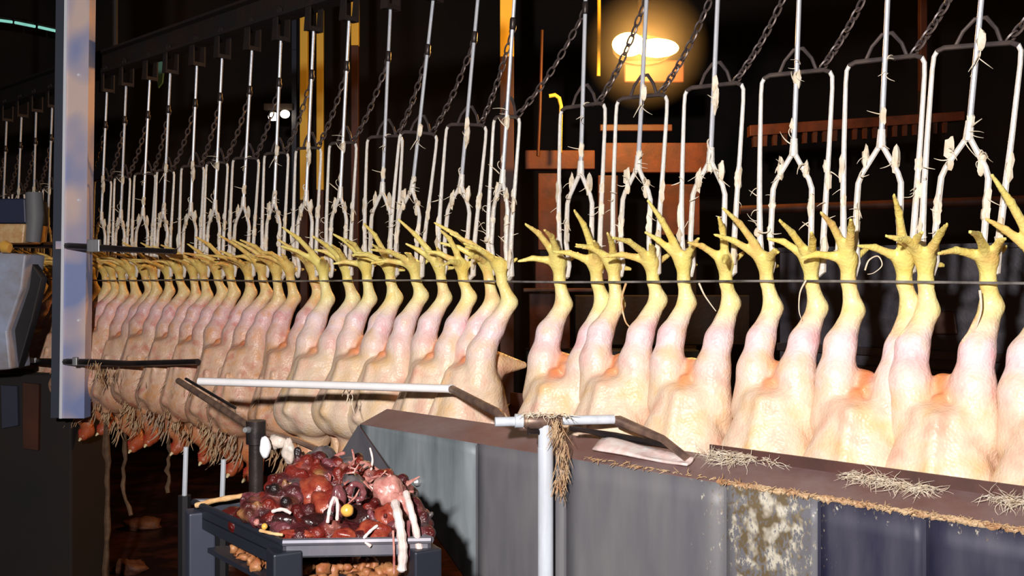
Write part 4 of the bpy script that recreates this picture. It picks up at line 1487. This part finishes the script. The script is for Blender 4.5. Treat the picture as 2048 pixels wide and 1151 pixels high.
# big sodium lamp
YL = 5.4
lp = thing('sodium_lamp', at(1290, 90, YL), 'big glowing orange lamp at the top centre', 'lamp')
kx = YL / F
MB().ball(at(1257, 89, YL), (33 * kx, 0.05, 24 * kx), 20, 12).build('bulb', M['lens'], lp)
MB().ball(at(1314, 96, YL), (44 * kx, 0.05, 19 * kx), 20, 12).build('bulb', M['lens'], lp)
b = MB()
ring = []
for i, (r_, y_) in enumerate(((0.03, 0.20), (0.12, 0.18), (0.20, 0.10), (0.235, 0.0))):
    pass
prof = [(0.02, 0.20), (0.10, 0.18), (0.15, 0.13), (0.17, 0.09)]
ns = 24
vs, fs = [], []
cc = at(1290, 92, YL)
for r_, y_ in prof:
    for j in range(ns):
        a_ = 2 * math.pi * j / ns
        vs.append(cc + Vector((r_ * math.cos(a_) * 1.05, y_, r_ * math.sin(a_) * 0.52)))
for i in range(len(prof) - 1):
    for j in range(ns):
        fs.append((i * ns + j, i * ns + (j + 1) % ns, (i + 1) * ns + (j + 1) % ns, (i + 1) * ns + j))
fs.append(tuple(range(ns)))
b.add(vs, fs)
o = b.build('reflector', M['reflector'], lp)
m_ = o.modifiers.new('thickness', 'SOLIDIFY')
m_.thickness = 0.006
MB().box(at(1306, 146, YL + 0.17), (0.35, 0.10, 0.13)).build('ballast_box', M['brownpaint_shade'], lp, False, bevel=0.008)
MB().tube([cc + Vector((0, 0.2, 0.0)), cc + Vector((0, 0.22, 1.7))], 0.015, 8).build('hanger', M['rust'], lp)
lamp('sodium_light', 'POINT', at(1290, 100, YL - 0.30), 120.0, (1.0, 0.46, 0.11), 0.10)

hz = bpy.data.materials.new('glow_haze')
hz.use_nodes = True
nt = hz.node_tree
nt.nodes.remove(nt.nodes['Principled BSDF'])
vs_ = nt.nodes.new('ShaderNodeVolumeScatter')
vs_.inputs['Color'].default_value = (1, 0.95, 0.9, 1)
vs_.inputs['Anisotropy'].default_value = 0.2
tcn = nt.nodes.new('ShaderNodeTexCoord')
gr = nt.nodes.new('ShaderNodeTexGradient')
gr.gradient_type = 'SPHERICAL'
mpn = nt.nodes.new('ShaderNodeMapping')
mpn.inputs['Scale'].default_value = (1 / 0.36, 1 / 0.36, 1 / 0.36)
mu = nt.nodes.new('ShaderNodeMath')
mu.operation = 'MULTIPLY'
mu.inputs[1].default_value = 0.5
nt.links.new(tcn.outputs['Object'], mpn.inputs[0])
nt.links.new(mpn.outputs[0], gr.inputs[0])
nt.links.new(gr.outputs['Fac'], mu.inputs[0])
nt.links.new(mu.outputs[0], vs_.inputs['Density'])
nt.links.new(vs_.outputs[0], nt.nodes['Material Output'].inputs['Volume'])
o = MB().ball(at(1292, 96, YL), 0.38, 24, 16).build('glow_haze', hz, origin=at(1292, 96, YL))  # scattering ball added to give the big lamp its halo
tag(o, 'thin haze added for the glow around the big orange lamp', 'haze', None, 'stuff')

sl = thing('small_lamp', at(558, 231, 7.0), 'small white double lamp shining far back at left', 'lamp')
MB().ball(at(547, 233, 7.0), (0.040, 0.03, 0.032), 12, 8).build('bulb', M['lens_small'], sl)
MB().ball(at(570, 228, 7.0), (0.036, 0.03, 0.030), 12, 8).build('bulb', M['lens_small'], sl)
MB().box(at(558, 214, 7.08), (0.22, 0.06, 0.05)).build('housing', M['rust'], sl, False, bevel=0.006)
MB().tube([at(558, 210, 7.08), Vector((at(558, 0, 7.08).x, 7.08, 4.6))], 0.010, 8).build('hanger', M['rust'], sl)

ft = [(-60, 33, 24, 44), (30, 45, 70, 53), (77, 54, 112, 62)]
for i, (x0, y0, x1, y1) in enumerate(ft):
    t = thing('fluorescent_tube', at((x0 + x1) / 2, (y0 + y1) / 2, 8.0), 'greenish fluorescent tube high at the left edge, %s of three in line' % ('leftmost', 'middle', 'rightmost')[i], 'tube light', 'greenish tubes at top left')
    MB().tube([at(x0, y0, 8.0), at(x1, y1, 8.0)], 0.012, 8).build('glass_tube', M['tube'], t)
    MB().tube([at(x0, y0 - 5, 8.05), at(x1, y1 - 5, 8.05)], 0.02, 6).build('batten', M['rust'], t)

# a dark tank standing behind the line at right, parallel to it
WT = -0.62


def tank_pt(px, py, w=WT):
    return atw(px, py, w)


sa, sb = s_of(1560, WT), s_of(2500, WT)
tk = thing('scalding_tank', L((sa + sb) / 2, WT - 0.25, -1.5), 'dark steel tank standing behind the birds at right', 'tank')
MB().prism([L(sa, WT, 0.075), L(sa, WT - 0.5, 0.075), L(sa, WT - 0.5, -1.5), L(sa, WT, -1.5)], U * (sb - sa)).build('body', M['machine'], tk, False)
for z in (-0.185, -0.235):
    MB().prism([L(sa, WT, z), L(sa, WT + 0.02, z), L(sa, WT + 0.02, z - 0.02), L(sa, WT, z - 0.02)], U * (sb - sa)).build('rib', M['darkbar'], tk, False)
MB().prism([L(sa, WT + 0.012, 0.075), L(sa, WT - 0.5, 0.075), L(sa, WT - 0.5, 0.087), L(sa, WT + 0.012, 0.087)], U * (sb - sa)).build('top_edge', M['machine'], tk, False)
MB().prism([tank_pt(1868, 622), tank_pt(1912, 622), tank_pt(1918, 668), tank_pt(1862, 668)], N * 0.012).build('reflection_plate', M['brownpaint_shade'], tk, False, bevel=0.003)  # raised brown plate stands for a red reflection on the tank

# rust brown machinery further back in the middle
mc = thing('rusty_machine', (at(1300, 0, 5.9).x, 6.0, 0), 'rust brown machine frame standing behind the gap under the big lamp', 'machine')


def plate(x0, y0, x1, y1, Y, name, m, d=0.08):
    return MB().prism([at(x0, y0, Y), at(x1, y0, Y), at(x1, y1, Y), at(x0, y1, Y)], (0, d, 0)).build(name, M[m], mc, False, bevel=0.006)


plate(1050, 300, 1190, 338, 5.90, 'cross_beam', 'machinerust')
plate(1076, 346, 1118, 500, 5.88, 'upright', 'machinerust')
plate(1205, 285, 1420, 345, 5.90, 'cross_beam', 'machinerust')
plate(1200, 248, 1345, 262, 5.95, 'rail', 'brownpaint_shade', 0.04)
plate(1322, 368, 1400, 470, 5.90, 'upright', 'machinerust')
plate(1196, 350, 1236, 560, 5.92, 'upright', 'brownpaint_shade')
plate(1058, 586, 1140, 698, 5.40, 'side_sheet', 'machinerust')
plate(1070, 520, 1110, 580, 5.42, 'bracket', 'machinerust')
plate(1046, 576, 1200, 584, 5.38, 'shelf_rail', 'brownpaint_shade', 0.05)
plate(1052, 700, 1400, 1020, 5.45, 'lower_sheet', 'black', 0.2)
plate(1150, 590, 1500, 690, 5.60, 'back_sheet', 'rust', 0.1)
for px in (1090, 1380):
    q = at(px, 480, 5.95)
    MB().box((q.x, q.y, q.z / 2), (0.07, 0.07, q.z)).build('leg', M['rust'], mc, False, bevel=0.004)

bm_ = thing('comb_beam', at(1680, 250, 6.0), 'orange lit beam with a row of teeth at upper right', 'beam')
MB().prism([at(1500, 250, 6.0), at(1930, 222, 6.0), at(1930, 240, 6.0), at(1500, 272, 6.0)], (0, 0.08, 0)).build('beam', M['machinerust'], bm_, False, bevel=0.004)
for i in range(20):
    px = 1506 + i * 20
    y = 270 - (px - 1500) * 0.074
    MB().prism([at(px, y, 6.01), at(px + 9, y - 0.6, 6.01), at(px + 8, y + 24, 6.01), at(px + 1, y + 24, 6.01)], (0, 0.04, 0)).build('tooth', M['brownpaint_shade'], bm_, False)
hpipe([at(1480, 420, 5.2), at(1800, 408, 5.1), at(2100, 398, 5.0)], 0.025, 'brownpaint_shade', 'dark brown pipe running level behind the shackles at right', 'long_pipe', 'pipe')
